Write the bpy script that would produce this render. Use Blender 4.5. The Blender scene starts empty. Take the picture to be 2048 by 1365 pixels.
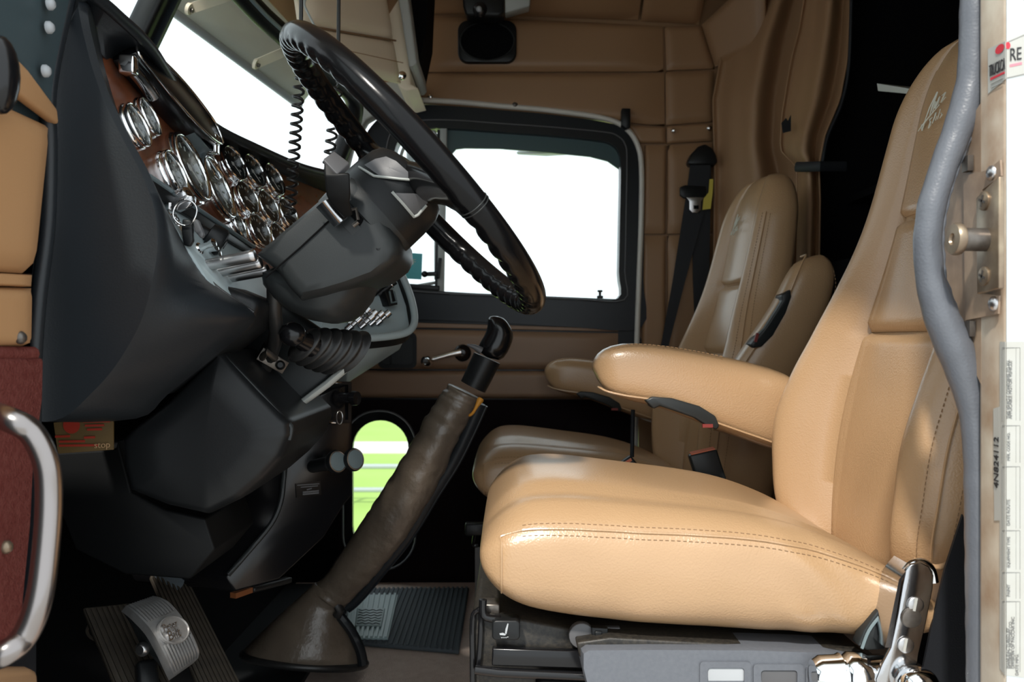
# Truck cab interior seen through the open driver's door.
import bpy, bmesh, math, random
from mathutils import Vector, Matrix, noise
random.seed(11)
SC = bpy.context.scene
COL = SC.collection

# ------------------------------------------------------------------ camera
F, CX, CY = 1774.0, 1024.0, 682.5        # focal length in pixels of the 2048 px frame, image centre
cam_d = bpy.data.cameras.new('camera')
cam_d.sensor_width = 36.0
cam_d.lens = 36.0 * F / 2048.0
cam_d.clip_start = 0.02
cam_d.dof.use_dof = True
cam_d.dof.focus_distance = 1.3
cam_d.dof.aperture_fstop = 8.0
cam = bpy.data.objects.new('camera', cam_d)
cam.location = (0, 0, 0)
cam.rotation_euler = (math.radians(90), 0, 0)
COL.objects.link(cam)
SC.camera = cam

# ------------------------------------------------------------------ sky, sun, exposure
w = bpy.data.worlds.new('sky'); SC.world = w; w.use_nodes = True
bg = w.node_tree.nodes['Background']
bg.inputs['Color'].default_value = (0.89, 0.96, 1.0, 1)
bg.inputs['Strength'].default_value = 1.55
sun_d = bpy.data.lights.new('sun', 'SUN')
sun_d.energy = 4.0
sun_d.angle = math.radians(3.5)
sun_d.color = (1.0, 0.95, 0.87)
sun = bpy.data.objects.new('sun', sun_d)
SUN_DIR = Vector((0.20, 0.62, -0.71)).normalized()
sun.rotation_euler = SUN_DIR.to_track_quat('-Z', 'Y').to_euler()
sun.location = (-2, -4, 5)
COL.objects.link(sun)
SC.view_settings.view_transform = 'Standard'
SC.view_settings.look = 'None'
SC.view_settings.gamma = 1.0
SC.view_settings.use_curve_mapping = False
SC.view_settings.exposure = 0.0

# ------------------------------------------------------------------ coordinates
# camera at the origin, +Y across the cab (driver to passenger), +X to the rear, Z up
FLOOR = -0.74
GROUND = -1.95
YD = 2.72            # inner face of the passenger door
def P(px, py, Y):
    return Vector(((px - CX) / F * Y, Y, (CY - py) / F * Y))
def D(px, py, off=0.0):                  # on the passenger door, lifted by off towards the cab
    p = P(px, py, YD); p.y -= off; return p
XJ = 0.476
def J(px, py, off=0.0):                  # on the door jamb (faces forward), lifted by off
    Y = XJ * F / (px - CX)
    p = P(px, py, Y); p.x -= off; return p
def lerp(a, b, t): return a + (b - a) * t
def sinterp(x, tab):                      # smooth (cubic Hermite) table lookup
    if x <= tab[0][0]: return tab[0][1]
    if x >= tab[-1][0]: return tab[-1][1]
    n = len(tab)
    for i in range(n - 1):
        if x <= tab[i+1][0]: break
    sl = lambda j: (tab[j+1][1] - tab[j][1]) / (tab[j+1][0] - tab[j][0])
    m0 = sl(0) if i == 0 else 0.5*(sl(i-1) + sl(i)); m1 = sl(n-2) if i == n-2 else 0.5*(sl(i) + sl(i+1))
    h = tab[i+1][0] - tab[i][0]; t = (x - tab[i][0])/h
    return (2*t**3 - 3*t*t + 1)*tab[i][1] + (t**3 - 2*t*t + t)*h*m0 + (-2*t**3 + 3*t*t)*tab[i+1][1] + (t**3 - t*t)*h*m1
def smooth(a, b, x):
    t = max(0.0, min(1.0, (x - a) / (b - a))); return t * t * (3 - 2 * t)
def interp(x, tab):
    if x <= tab[0][0]: return tab[0][1]
    for (x0, y0), (x1, y1) in zip(tab, tab[1:]):
        if x <= x1: return y0 + (y1 - y0) * (x - x0) / (x1 - x0)
    return tab[-1][1]
def spline(pts, n=8, closed=False):      # Catmull-Rom through points
    pts = [Vector(p) for p in pts]; N = len(pts); out = []
    rng = range(N) if closed else range(N - 1)
    for i in rng:
        if closed: p0, p1, p2, p3 = pts[i-1], pts[i], pts[(i+1) % N], pts[(i+2) % N]
        else: p0, p1, p2, p3 = pts[max(i-1, 0)], pts[i], pts[i+1], pts[min(i+2, N-1)]
        for k in range(n):
            t = k / n
            out.append(0.5 * ((2*p1) + (p2-p0)*t + (2*p0-5*p1+4*p2-p3)*t*t + (3*p1-p0-3*p2+p3)*t**3))
    if not closed: out.append(pts[-1])
    return out
def ray_plane(px, py, o, n):
    d = P(px, py, 1.0); return d * (o.dot(n) / d.dot(n))

# ------------------------------------------------------------------ materials
def lin(r, g, b):
    f = lambda c: (c/255/12.92) if c/255 <= 0.04045 else ((c/255 + 0.055)/1.055)**2.4
    return (f(r), f(g), f(b), 1)
def mat(name, col, rough=0.5, metal=0.0, spec=0.5, bump=None, vary=None, coat=0.0, kind='noise', sheen=0.0):
    m = bpy.data.materials.new(name); m.use_nodes = True
    nt = m.node_tree; b = nt.nodes['Principled BSDF']
    c = tuple(col[:3]) + (1,)
    b.inputs['Base Color'].default_value = c
    b.inputs['Roughness'].default_value = rough
    b.inputs['Metallic'].default_value = metal
    b.inputs['Specular IOR Level'].default_value = spec
    b.inputs['Coat Weight'].default_value = coat
    b.inputs['Coat Roughness'].default_value = 0.25
    b.inputs['Sheen Weight'].default_value = sheen
    tc = nt.nodes.new('ShaderNodeTexCoord')
    if vary:                                  # (scale, second colour, amount)
        n = nt.nodes.new('ShaderNodeTexNoise'); n.inputs['Scale'].default_value = vary[0]; n.inputs['Detail'].default_value = 6
        nt.links.new(tc.outputs['Object'], n.inputs['Vector'])
        r = nt.nodes.new('ShaderNodeValToRGB'); r.color_ramp.elements[0].position = 0.5 - 0.22; r.color_ramp.elements[1].position = 0.5 + 0.22
        c2 = tuple(vary[1][:3])
        r.color_ramp.elements[0].color = c
        r.color_ramp.elements[1].color = tuple(c[i] * (1 - vary[2]) + c2[i] * vary[2] for i in range(3)) + (1,)
        nt.links.new(n.outputs['Fac'], r.inputs['Fac']); nt.links.new(r.outputs['Color'], b.inputs['Base Color'])
    if bump:                                  # (scale, strength, distance)
        if kind == 'voronoi':
            t = nt.nodes.new('ShaderNodeTexVoronoi'); t.feature = 'SMOOTH_F1'; t.inputs['Scale'].default_value = bump[0]; out = t.outputs['Distance']
        else:
            t = nt.nodes.new('ShaderNodeTexNoise'); t.inputs['Scale'].default_value = bump[0]; t.inputs['Detail'].default_value = 3; out = t.outputs['Fac']
        nt.links.new(tc.outputs['Object'], t.inputs['Vector'])
        bp = nt.nodes.new('ShaderNodeBump'); bp.inputs['Strength'].default_value = bump[1]; bp.inputs['Distance'].default_value = bump[2]
        nt.links.new(out, bp.inputs['Height']); nt.links.new(bp.outputs['Normal'], b.inputs['Normal'])
    return m
def emis(m, col, s):
    b = m.node_tree.nodes['Principled BSDF']; b.inputs['Emission Color'].default_value = tuple(col[:3]) + (1,); b.inputs['Emission Strength'].default_value = s
def glassmat(name, tint=(0.93, 0.97, 0.96), gloss=0.08):
    m = bpy.data.materials.new(name); m.use_nodes = True; nt = m.node_tree
    nt.nodes.remove(nt.nodes['Principled BSDF'])
    o = nt.nodes['Material Output']; mx = nt.nodes.new('ShaderNodeMixShader'); tr = nt.nodes.new('ShaderNodeBsdfTransparent'); gl = nt.nodes.new('ShaderNodeBsdfGlossy')
    tr.inputs['Color'].default_value = tint + (1,); gl.inputs['Roughness'].default_value = 0.03
    mx.inputs['Fac'].default_value = gloss
    nt.links.new(tr.outputs[0], mx.inputs[1]); nt.links.new(gl.outputs[0], mx.inputs[2]); nt.links.new(mx.outputs[0], o.inputs['Surface'])
    return m
M = {}
M['leather'] = mat('tan_leather', (0.470, 0.297, 0.160), 0.32, spec=0.5, bump=(420, 0.32, 0.0012), vary=(5, (0.43, 0.27, 0.143), 0.6), kind='voronoi', coat=0.55)
M['door_tan'] = mat('tan_door_vinyl', (0.46, 0.255, 0.12), 0.42, spec=0.45, bump=(300, 0.15, 0.001))
M['pedal_metal'] = mat('polished_worn_pedal_metal', (0.42, 0.42, 0.42), 0.36, metal=0.55, vary=(60, (0.30, 0.28, 0.26), 0.7))
M['door_black'] = mat('black_lining_sky_sheen', (0.050, 0.075, 0.085), 0.42, spec=0.5)  # black lining; the blue-grey of reflected sky is put into its base colour
M['vinyl'] = mat('brown_tan_vinyl', (0.345, 0.20, 0.105), 0.42, spec=0.4, bump=(300, 0.15, 0.001), vary=(3, (0.295, 0.166, 0.084), 0.6))
M['vinyl_cream'] = mat('cream_tan_vinyl', (0.86, 0.74, 0.57), 0.5, spec=0.4, bump=(300, 0.15, 0.001))
M['curtain'] = mat('tan_curtain_cloth', (0.36, 0.212, 0.113), 0.5, spec=0.4, bump=(250, 0.2, 0.001), vary=(4, (0.34, 0.195, 0.10), 0.6))
M['black_dim'] = mat('dull_black_panel', (0.006, 0.0065, 0.007), 0.5, spec=0.2)
M['black'] = mat('black_plastic', (0.010, 0.011, 0.012), 0.36, spec=0.30, bump=(500, 0.12, 0.0006))
M['black_soft'] = mat('black_padded_vinyl', (0.010, 0.013, 0.016), 0.42, spec=0.42, bump=(480, 0.13, 0.0008), kind='voronoi', vary=(9, (0.015, 0.018, 0.022), 0.7))
M['black_matte'] = mat('black_matte', (0.004, 0.004, 0.0045), 0.85, spec=0.08)
M['gloss_black'] = mat('gloss_black', (0.007, 0.007, 0.008), 0.2, spec=0.45)
M['wheel'] = mat('black_wheel_leather', (0.005, 0.005, 0.0055), 0.19, spec=0.22, bump=(180, 0.06, 0.001))
M['grey_plastic'] = mat('dark_grey_plastic', (0.022, 0.025, 0.026), 0.38, spec=0.34, bump=(700, 0.12, 0.0006))
M['mid_grey'] = mat('mid_grey_plastic', (0.10, 0.10, 0.105), 0.45, spec=0.5, bump=(500, 0.1, 0.0006))
M['pale_grey'] = mat('pale_grey_plastic', (0.42, 0.44, 0.46), 0.4)
M['slate'] = mat('slate_dash_plastic', (0.17, 0.22, 0.235), 0.42, spec=0.5, bump=(350, 0.15, 0.0008))
M['tray_blue'] = mat('pale_blue_grey_tray', (0.40, 0.48, 0.50), 0.4, spec=0.5, bump=(300, 0.1, 0.0008))
M['chrome'] = mat('chrome', (0.86, 0.87, 0.88), 0.07, metal=1.0)
M['handle'] = mat('dull_brown_aluminium', (0.34, 0.31, 0.30), 0.26, metal=1.0)
M['steel'] = mat('brushed_aluminium', (0.58, 0.57, 0.57), 0.30, metal=1.0, bump=(90, 0.05, 0.0006))
M['wornchrome'] = mat('worn_chrome', (0.56, 0.56, 0.57), 0.14, metal=1.0, bump=(160, 0.12, 0.0006))
M['wood'] = mat('red_burl_wood', (0.27, 0.085, 0.035), 0.22, spec=0.6, vary=(16, (0.10, 0.028, 0.013), 0.9), coat=0.6)
M['dial'] = mat('gauge_dial_black', (0.012, 0.016, 0.017), 0.25, spec=0.5)
M['dialmark'] = mat('gauge_markings', (0.62, 0.66, 0.62), 0.5)
M['needle'] = mat('gauge_needle_white', (0.75, 0.75, 0.72), 0.5)
M['lens'] = glassmat('gauge_lens', (0.93, 0.95, 0.95), 0.10)
M['glass'] = glassmat('window_glass', (0.95, 0.98, 0.98), 0.03)
M['teal_band'] = mat('dark_teal_sash', (0.035, 0.075, 0.08), 0.4)
M['navy_black'] = mat('blue_black_door_paint', (0.005, 0.008, 0.012), 0.33, spec=0.35)
M['cream_paint'] = mat('cream_white_paint', (0.70, 0.68, 0.62), 0.38, vary=(7, (0.52, 0.48, 0.42), 0.6), coat=0.2)
M['greasy_paint'] = mat('greasy_brown_stained_paint', (0.40, 0.29, 0.20), 0.4, vary=(26, (0.17, 0.11, 0.075), 0.9), bump=(60, 0.15, 0.001))
M['white_paint'] = mat('blue_white_body_paint', (0.50, 0.54, 0.56), 0.3, coat=0.3)
M['jamb_paint'] = mat('stained_cream_jamb', (0.62, 0.56, 0.46), 0.42, vary=(18, (0.28, 0.16, 0.085), 0.85), bump=(60, 0.1, 0.001))
M['brass_plate'] = mat('greasy_yellow_zinc', (0.42, 0.34, 0.24), 0.34, metal=0.7, vary=(30, (0.14, 0.085, 0.06), 0.9))
M['grease_steel'] = mat('greasy_steel', (0.20, 0.18, 0.16), 0.35, metal=0.7, vary=(60, (0.05, 0.04, 0.035), 0.8))
M['windlace'] = mat('grey_vinyl_windlace', (0.105, 0.115, 0.135), 0.36, spec=0.55, bump=(380, 0.25, 0.001), kind='voronoi', vary=(14, (0.15, 0.16, 0.18), 0.6))
M['worn_edge'] = mat('worn_grey_vinyl_edge', (0.28, 0.25, 0.22), 0.6, vary=(90, (0.10, 0.10, 0.11), 0.8))
M['maroon'] = mat('maroon_carpet', (0.14, 0.033, 0.027), 0.95, spec=0.1, bump=(420, 0.9, 0.004), vary=(140, (0.22, 0.070, 0.058), 0.7))
M['carpet'] = mat('brown_carpet', (0.80, 0.66, 0.57), 0.95, spec=0.1, bump=(380, 0.9, 0.004), vary=(60, (0.66, 0.51, 0.43), 0.7))
M['dark_carpet'] = mat('black_maroon_carpet', (0.012, 0.008, 0.009), 0.95, spec=0.1, bump=(300, 0.6, 0.003))
M['mat_black'] = mat('black_floor_mat', (0.085, 0.105, 0.12), 0.75, bump=(300, 0.5, 0.002))
M['mat_dim'] = mat('black_rubber_floor', (0.015, 0.017, 0.019), 0.7)
M['mat_pad'] = mat('teal_grey_rubber_heel_pad', (0.42, 0.56, 0.57), 0.5)
M['boot'] = mat('brown_boot_leather', (0.105, 0.080, 0.060), 0.32, spec=0.65, bump=(70, 0.5, 0.004), vary=(14, (0.17, 0.135, 0.10), 0.8), coat=0.3)
M['rubber'] = mat('black_rubber', (0.016, 0.016, 0.016), 0.38, spec=0.5, vary=(40, (0.03, 0.029, 0.028), 0.5))
M['pedal_dark'] = mat('dark_ribbed_pedal', (0.085, 0.070, 0.052), 0.5, metal=0.3, vary=(50, (0.04, 0.034, 0.03), 0.8))
M['white'] = mat('white_plastic', (0.78, 0.80, 0.80), 0.4)
M['paper'] = mat('white_paper_label', (0.47, 0.47, 0.44), 0.5, vary=(40, (0.41, 0.40, 0.35), 0.5))
M['door_brown'] = mat('muted_brown_door_vinyl', (0.30, 0.185, 0.115), 0.42, spec=0.4, bump=(300, 0.15, 0.001))
M['ink'] = mat('black_ink', (0.02, 0.02, 0.022), 0.6)
M['grey_ink'] = mat('grey_ink', (0.22, 0.22, 0.21), 0.6)
M['red_ink'] = mat('red_ink', (0.62, 0.03, 0.05), 0.5)
M['pink_ink'] = mat('faded_red_ink', (0.72, 0.22, 0.27), 0.5)
M['embroidery'] = mat('pale_embroidery', (0.66, 0.68, 0.60), 0.7)
M['thread'] = mat('brown_thread', (0.27, 0.165, 0.088), 0.8)
M['stitch'] = mat('tan_thread', (0.44, 0.27, 0.14), 0.8)
M['belt'] = mat('navy_black_webbing', (0.008, 0.010, 0.014), 0.6, bump=(500, 0.3, 0.001))
M['yellow'] = mat('yellow_tag', (0.62, 0.52, 0.08), 0.6)
M['orange'] = mat('orange_plastic', (0.75, 0.20, 0.10), 0.45)
M['dull_red'] = mat('dull_red_plastic', (0.22, 0.03, 0.025), 0.5)
M['amber'] = mat('amber_zip_tab', (0.65, 0.28, 0.03), 0.5)
M['rust'] = mat('orange_brown_wood', (0.35, 0.12, 0.04), 0.6)
M['label_card'] = mat('brown_yellow_card', (0.155, 0.095, 0.03), 0.55, vary=(20, (0.10, 0.065, 0.03), 0.8))
M['label_red'] = mat('card_red_print', (0.36, 0.030, 0.015), 0.55)
M['teal_sticker'] = mat('teal_sticker', (0.10, 0.46, 0.50), 0.5)
M['cream_ink'] = mat('cream_print', (0.55, 0.62, 0.52), 0.6)
M['visor_steel'] = mat('dull_steel_visor', (0.80, 0.80, 0.70), 0.45, metal=0.0, vary=(8, (0.68, 0.66, 0.55), 0.6))
M['dusty'] = mat('dusty_black_plastic', (0.012, 0.012, 0.012), 0.45, spec=0.4, vary=(220, (0.09, 0.075, 0.055), 0.4), bump=(400, 0.2, 0.001))
M['grey_panel'] = mat('grey_side_shield_plastic', (0.115, 0.125, 0.145), 0.42, spec=0.5, bump=(800, 0.25, 0.0006), vary=(200, (0.15, 0.16, 0.18), 0.5))
M['concrete'] = mat('pale_gravel_yard', (0.44, 0.435, 0.42), 0.85, vary=(1.5, (0.38, 0.375, 0.36), 0.6))
M['grass'] = mat('bright_grass', (0.29, 0.44, 0.085), 0.9, vary=(0.7, (0.36, 0.50, 0.14), 0.7))
M['galv'] = mat('galvanised_rail', (0.40, 0.43, 0.45), 0.5, metal=0.2)
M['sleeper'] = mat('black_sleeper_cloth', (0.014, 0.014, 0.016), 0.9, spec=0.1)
M['trim_light'] = mat('light_grey_trim', (0.40, 0.42, 0.40), 0.5)
# ------------------------------------------------------------------ mesh helpers
WL = {}                                   # world location of every object by name
class MB:
    def __init__(s): s.v = []; s.f = []
    def add(s, vs, fs):
        b = len(s.v); s.v += [Vector(v) for v in vs]; s.f += [tuple(b + i for i in f) for f in fs]; return s
    def box(s, c, size, rot=None):
        c = Vector(c); R = rot or Matrix.Identity(3); h = Vector(size) / 2
        vs = [c + R @ Vector((sx*h.x, sy*h.y, sz*h.z)) for sx in (-1, 1) for sy in (-1, 1) for sz in (-1, 1)]
        return s.add(vs, [(0,1,3,2), (4,6,7,5), (0,4,5,1), (2,3,7,6), (0,2,6,4), (1,5,7,3)])
    def bar(s, a, b, wd, ht, up=(0, 0, 1)):      # rectangular bar from a to b
        a = Vector(a); b = Vector(b); d = (b - a).normalized(); u = Vector(up); sd = d.cross(u)
        if sd.length < 1e-5: sd = d.cross(Vector((1, 0, 0)))
        sd.normalize(); u = sd.cross(d)
        vs = [p + sd*(wd/2*i) + u*(ht/2*j) for p in (a, b) for i, j in ((-1,-1), (1,-1), (1,1), (-1,1))]
        return s.add(vs, [(0,3,2,1), (4,5,6,7), (0,1,5,4), (1,2,6,5), (2,3,7,6), (3,0,4,7)])
    def prism(s, poly, off):
        n = len(poly); off = Vector(off); vs = [Vector(p) for p in poly] + [Vector(p) + off for p in poly]
        fs = [tuple(range(n))[::-1], tuple(range(n, 2*n))] + [(i, (i+1) % n, n + (i+1) % n, n + i) for i in range(n)]
        return s.add(vs, fs)
    def loft(s, rings, cap=True, closed=True):
        n = len(rings[0]); vs = [Vector(p) for r in rings for p in r]; fs = []
        for k in range(len(rings) - 1):
            for i in range(n if closed else n - 1):
                j = (i + 1) % n; fs.append((k*n + i, k*n + j, (k+1)*n + j, (k+1)*n + i))
        if cap and closed:
            fs.append(tuple(range(n))[::-1]); fs.append(tuple((len(rings)-1)*n + i for i in range(n)))
        return s.add(vs, fs)
    def tube(s, pts, r, n=12, closed=False, squash=None):
        pts = [Vector(p) for p in pts]; N = len(pts); rings = []
        rr = r if isinstance(r, (list, tuple)) else [r] * N
        up = None
        for i, p in enumerate(pts):
            d = (pts[(i+1) % N] - pts[i-1]) if closed else (pts[min(i+1, N-1)] - pts[max(i-1, 0)])
            d.normalize()
            if up is None:
                up = Vector((0, 0, 1)) if abs(d.z) < 0.9 else Vector((0, -1, 0))
            sd = d.cross(up).normalized(); up = sd.cross(d).normalized()
            q = squash or (1, 1)
            rings.append([p + (sd*math.cos(2*math.pi*k/n)*q[0] + up*math.sin(2*math.pi*k/n)*q[1]) * rr[i] for k in range(n)])
        if closed: rings.append(rings[0]); return s.loft(rings, cap=False)
        return s.loft(rings)
    def lathe(s, prof, o, axis, n=28, cap=True):          # prof: (radius, height along the axis)
        o = Vector(o); a = Vector(axis).normalized(); u = a.orthogonal().normalized(); v = a.cross(u)
        rings = [[o + a*h + (u*math.cos(2*math.pi*k/n) + v*math.sin(2*math.pi*k/n))*max(r, 1e-5) for k in range(n)] for r, h in prof]
        return s.loft(rings, cap=cap)
    def sphere(s, c, r, sc=(1, 1, 1), n=16):
        c = Vector(c); rings = []
        for k in range(n // 2 + 1):
            a = math.pi * k / (n // 2); rad = max(math.sin(a), 1e-4)
            rings.append([c + Vector((sc[0]*r*rad*math.cos(2*math.pi*i/n), sc[1]*r*rad*math.sin(2*math.pi*i/n), -sc[2]*r*math.cos(a))) for i in range(n)])
        return s.loft(rings)
    def grid(s, fn, nu, nv):
        vs = [fn(i/nu, j/nv) for i in range(nu+1) for j in range(nv+1)]
        return s.add(vs, [(i*(nv+1)+j, (i+1)*(nv+1)+j, (i+1)*(nv+1)+j+1, i*(nv+1)+j+1) for i in range(nu) for j in range(nv)])
    def pad(s, q, nrm, puff=0.012, edge=0.004, nu=14, nv=14, depth=0.01):   # stuffed panel over a quad q (a,b,c,d), bulging along nrm
        a, b, c, d = [Vector(p) for p in q]; nrm = Vector(nrm).normalized()
        def at(u, v):
            p = (a*(1-u) + b*u)*(1-v) + (d*(1-u) + c*u)*v
            e = min(1.0, 6*min(u, 1-u)) ; g = min(1.0, 6*min(v, 1-v))
            h = edge + puff * (math.sin(e*math.pi/2) * math.sin(g*math.pi/2)) ** 0.7
            if min(u, 1-u, v, 1-v) < 1e-6: h = 0
            return p + nrm*h
        s.grid(at, nu, nv)
        s.prism([a, b, c, d], -nrm*depth); return s
    def ringprism(s, outer, inner, off):                   # frame between two loops with the same count
        n = len(outer); off = Vector(off)
        vs = [Vector(p) for p in outer] + [Vector(p) for p in inner]; vs += [p + off for p in vs]
        fs = []
        for i in range(n):
            j = (i + 1) % n
            fs += [(i, j, n+j, n+i), (2*n+i, 3*n+i, 3*n+j, 2*n+j), (i, 2*n+i, 2*n+j, j), (n+i, n+j, 3*n+j, 3*n+i)]
        return s.add(vs, fs)
    def build(s, name, m, parent=None, smooth=45, bevel=0.0, seg=2, sub=0, origin=None):
        lo = Vector((min(v.x for v in s.v), min(v.y for v in s.v), min(v.z for v in s.v)))
        hi = Vector((max(v.x for v in s.v), max(v.y for v in s.v), max(v.z for v in s.v)))
        o = Vector(origin) if origin is not None else Vector(((lo.x+hi.x)/2, (lo.y+hi.y)/2, lo.z))
        me = bpy.data.meshes.new(name)
        me.from_pydata([v - o for v in s.v], [], s.f)
        bm = bmesh.new(); bm.from_mesh(me)
        bmesh.ops.remove_doubles(bm, verts=bm.verts, dist=1e-6)
        bmesh.ops.recalc_face_normals(bm, faces=bm.faces)
        bm.to_mesh(me); bm.free()
        me.polygons.foreach_set('use_smooth', [True] * len(me.polygons))
        if not bevel and not sub: me.set_sharp_from_angle(angle=math.radians(smooth))
        me.materials.append(M[m] if isinstance(m, str) else m)
        ob = bpy.data.objects.new(name, me); COL.objects.link(ob)
        if parent is not None:
            ob.parent = parent; ob.location = o - WL[parent.name]
        else: ob.location = o
        WL[ob.name] = o
        if sub:
            md = ob.modifiers.new('subdivision', 'SUBSURF'); md.levels = sub; md.render_levels = sub
        if bevel:
            md = ob.modifiers.new('bevel', 'BEVEL'); md.width = bevel; md.segments = seg; md.limit_method = 'ANGLE'; md.angle_limit = math.radians(35); md.harden_normals = False
            me.set_sharp_from_angle(angle=math.radians(180))
        return ob
def tag(o, label=None, cat=None, group=None, kind=None):
    if label: o['label'] = label
    if cat: o['category'] = cat
    if group: o['group'] = group
    if kind: o['kind'] = kind
    return o
def thing(name, loc, label, cat=None, group=None, kind=None):
    o = bpy.data.objects.new(name, None); COL.objects.link(o); o.location = loc; o.empty_display_size = 0.05
    WL[o.name] = Vector(loc); return tag(o, label, cat, group, kind)
def text_mesh(name, body, o, xdir, ydir, size, m, parent, shear=0.0, depth=0.0003, align='LEFT', xs=1.0):
    cu = bpy.data.curves.new(name, 'FONT'); cu.body = body; cu.size = size; cu.extrude = depth; cu.shear = shear; cu.align_x = align; cu.resolution_u = 3
    tmp = bpy.data.objects.new(name + '_tmp', cu); COL.objects.link(tmp)
    dg = bpy.context.evaluated_depsgraph_get(); me = bpy.data.meshes.new_from_object(tmp.evaluated_get(dg))
    bpy.data.objects.remove(tmp)
    x = Vector(xdir).normalized(); y = Vector(ydir).normalized(); z = x.cross(y)
    Rm = Matrix((x*xs, y, z)).transposed().to_4x4()
    me.transform(Rm); me.materials.clear(); me.materials.append(M[m]); me.name = name
    ob = bpy.data.objects.new(name, me); COL.objects.link(ob); ob.parent = parent
    ob.location = Vector(o) - WL[parent.name]; WL[ob.name] = Vector(o); return ob
def stadium(cx, cy, w_, h_, r, n=8):
    out = []
    for qx, qy, a0 in ((1, 1, 0), (-1, 1, 90), (-1, -1, 180), (1, -1, 270)):
        for k in range(n + 1):
            a = math.radians(a0 + 90*k/n); out.append((cx + qx*(w_/2 - r) + r*math.cos(a), cy + qy*(h_/2 - r) + r*math.sin(a)))
    return out
def dashes(mb, path, ln, gap, r, nrm=None):              # stitches along a path
    acc = 0.0; on = True; cur = Vector(path[0]); seg = [cur]
    for q in path[1:]:
        q = Vector(q); L = (q - cur).length
        while L > 1e-9:
            need = (ln if on else gap) - acc
            if L >= need:
                cur = cur + (q - cur) * (need / L); L = (q - cur).length; acc = 0
                if on: mb.tube([seg[0], cur], r, 5)
                on = not on; seg = [cur]
            else:
                acc += L; cur = q; L = 0
    return mb
# ================================================================== SETTING
def slab(name, c, size, m, kind='structure', label=None, parent=None, bevel=0.0):
    o = MB().box(c, size).build(name, m, parent, bevel=bevel)
    if parent is None: tag(o, label, None, None, kind)
    return o
# outside ground
slab('ground', (0, 1.0, GROUND - 0.1), (60, 12, 0.2), 'concrete', label='pale gravel yard outside the truck')
slab('ground', (0, 36.5, GROUND - 0.1), (120, 59, 0.2), 'grass', label='bright green grass beyond the passenger side')
slab('path', (0, 16.2, GROUND + 0.005), (120, 1.7, 0.02), 'cream_paint', label='white path strip across the grass outside')
# cab floor
slab('floor', (0.45, 1.83, FLOOR - 0.03), (3.4, 1.9, 0.06), 'carpet', label='brown carpeted cab floor')
# roof
ceil = MB().prism([(-0.80, 1.03, 1.13), (2.3, 1.03, 1.13), (2.3, 2.78, 1.13), (-0.80, 2.78, 1.13)], (0, 0, 0.05)).build('ceiling', 'vinyl')
tag(ceil, 'tan headliner over the cab', None, None, 'structure')
# ---- driver's side wall: roof rail over the door opening, and the side of the sleeper
wl = thing('wall_left', (0.6, 0.88, FLOOR), 'cream painted cab side with the rear door pillar', kind='structure')
rail = MB()
a0 = [(-0.95, 0.93, 0.795), (-0.95, 0.86, 0.82), (-0.95, 1.02, 1.17), (-0.95, 1.06, 1.12), (-0.95, 1.0, 0.80)]
a1 = [(2.3, 0.93, 0.655), (2.3, 0.86, 0.69), (2.3, 1.02, 1.17), (2.3, 1.06, 1.12), (2.3, 1.0, 0.70)]
rail.loft([a0, a1]).build('roof_rail', 'cream_paint', wl)
MB().box((1.40, 0.875, 0.19), (1.83, 0.03, 1.95)).build('outer_panel', 'cream_paint', wl)
jam = MB()
jam.prism([(XJ, 0.856, -0.9), (XJ, 0.903, -0.9), (0.545, 0.965, -0.9), (0.60, 0.965, -0.9), (0.60, 0.856, -0.9)], (0, 0, 1.65))
jam.build('pillar', 'jamb_paint', wl, bevel=0.004)
MB().prism([J(1884, 330, 0), J(1962, 205, 0), J(1962, 770, 0), J(1925, 690, 0), J(1884, 560, 0)], (0.015, 0, 0)).build('latch_pocket', 'greasy_paint', wl)
MB().prism([(0.16, 0.93, 0.78), (0.16, 0.93, 0.742), (0.25, 0.93, 0.725), (0.33, 0.93, 0.685), (0.40, 0.93, 0.61), (0.445, 0.93, 0.50), (0.47, 0.93, 0.40), (0.60, 0.93, 0.40), (0.60, 0.93, 0.80)], (0, 0.03, 0)).build('corner_gusset', 'cream_paint', wl)
MB().prism([(XJ + 0.001, 0.8555, -0.9), (0.66, 0.8555, -0.9), (0.66, 0.8558, -0.9), (XJ + 0.001, 0.8558, -0.9)], (0, 0, 1.65)).build('outer_skin', 'white_paint', wl)
# raised ribs of the pillar edge
# ---- passenger wall
wr = thing('wall_right', (0.2, YD, FLOOR), 'tan upholstered passenger side wall with stitched panels', kind='structure')
wb = MB()
yb = YD + 0.012
wb.prism([(-0.44, yb, 0.735), (-0.28, yb, 0.735), (0.10, yb, 0.70), (0.33, yb, 0.675), (0.385, yb, 0.60), (0.392, yb, FLOOR), (2.3, yb, FLOOR), (2.3, yb, 1.2), (-0.44, yb, 1.2)], (0, 0.05, 0))
wb.build('backing', 'vinyl', wr)
def wpad(q, puff=0.010, name='panel', m='vinyl', **k):
    return MB().pad([D(*p) for p in q], (0, -1, 0), puff, **k).build(name, m, wr, smooth=60)
wpad([(830, 206), (1329, 252), (1328, 147), (832, 147)], 0.012)
wpad([(1253, 250), (1331, 255), (1331, 286), (1277, 286)], 0.005)
wpad([(832, 144), (1327, 143), (1325, 52), (835, 29)], 0.014)
wpad([(1332, 250), (1426, 243), (1428, 142), (1331, 144)], 0.010)
wpad([(1333, 141), (1429, 137), (1402, 52), (1329, 53)], 0.008)
wpad([(1334, 287), (1425, 282), (1426, 246), (1333, 253)], 0.006)
wpad([(1286, 468), (1331, 468), (1332, 291), (1290, 291)], 0.006)
wpad([(1335, 468), (1425, 466), (1425, 286), (1335, 291)], 0.008)
wpad([(1283, 720), (1331, 720), (1331, 472), (1286, 472)], 0.006)
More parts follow.
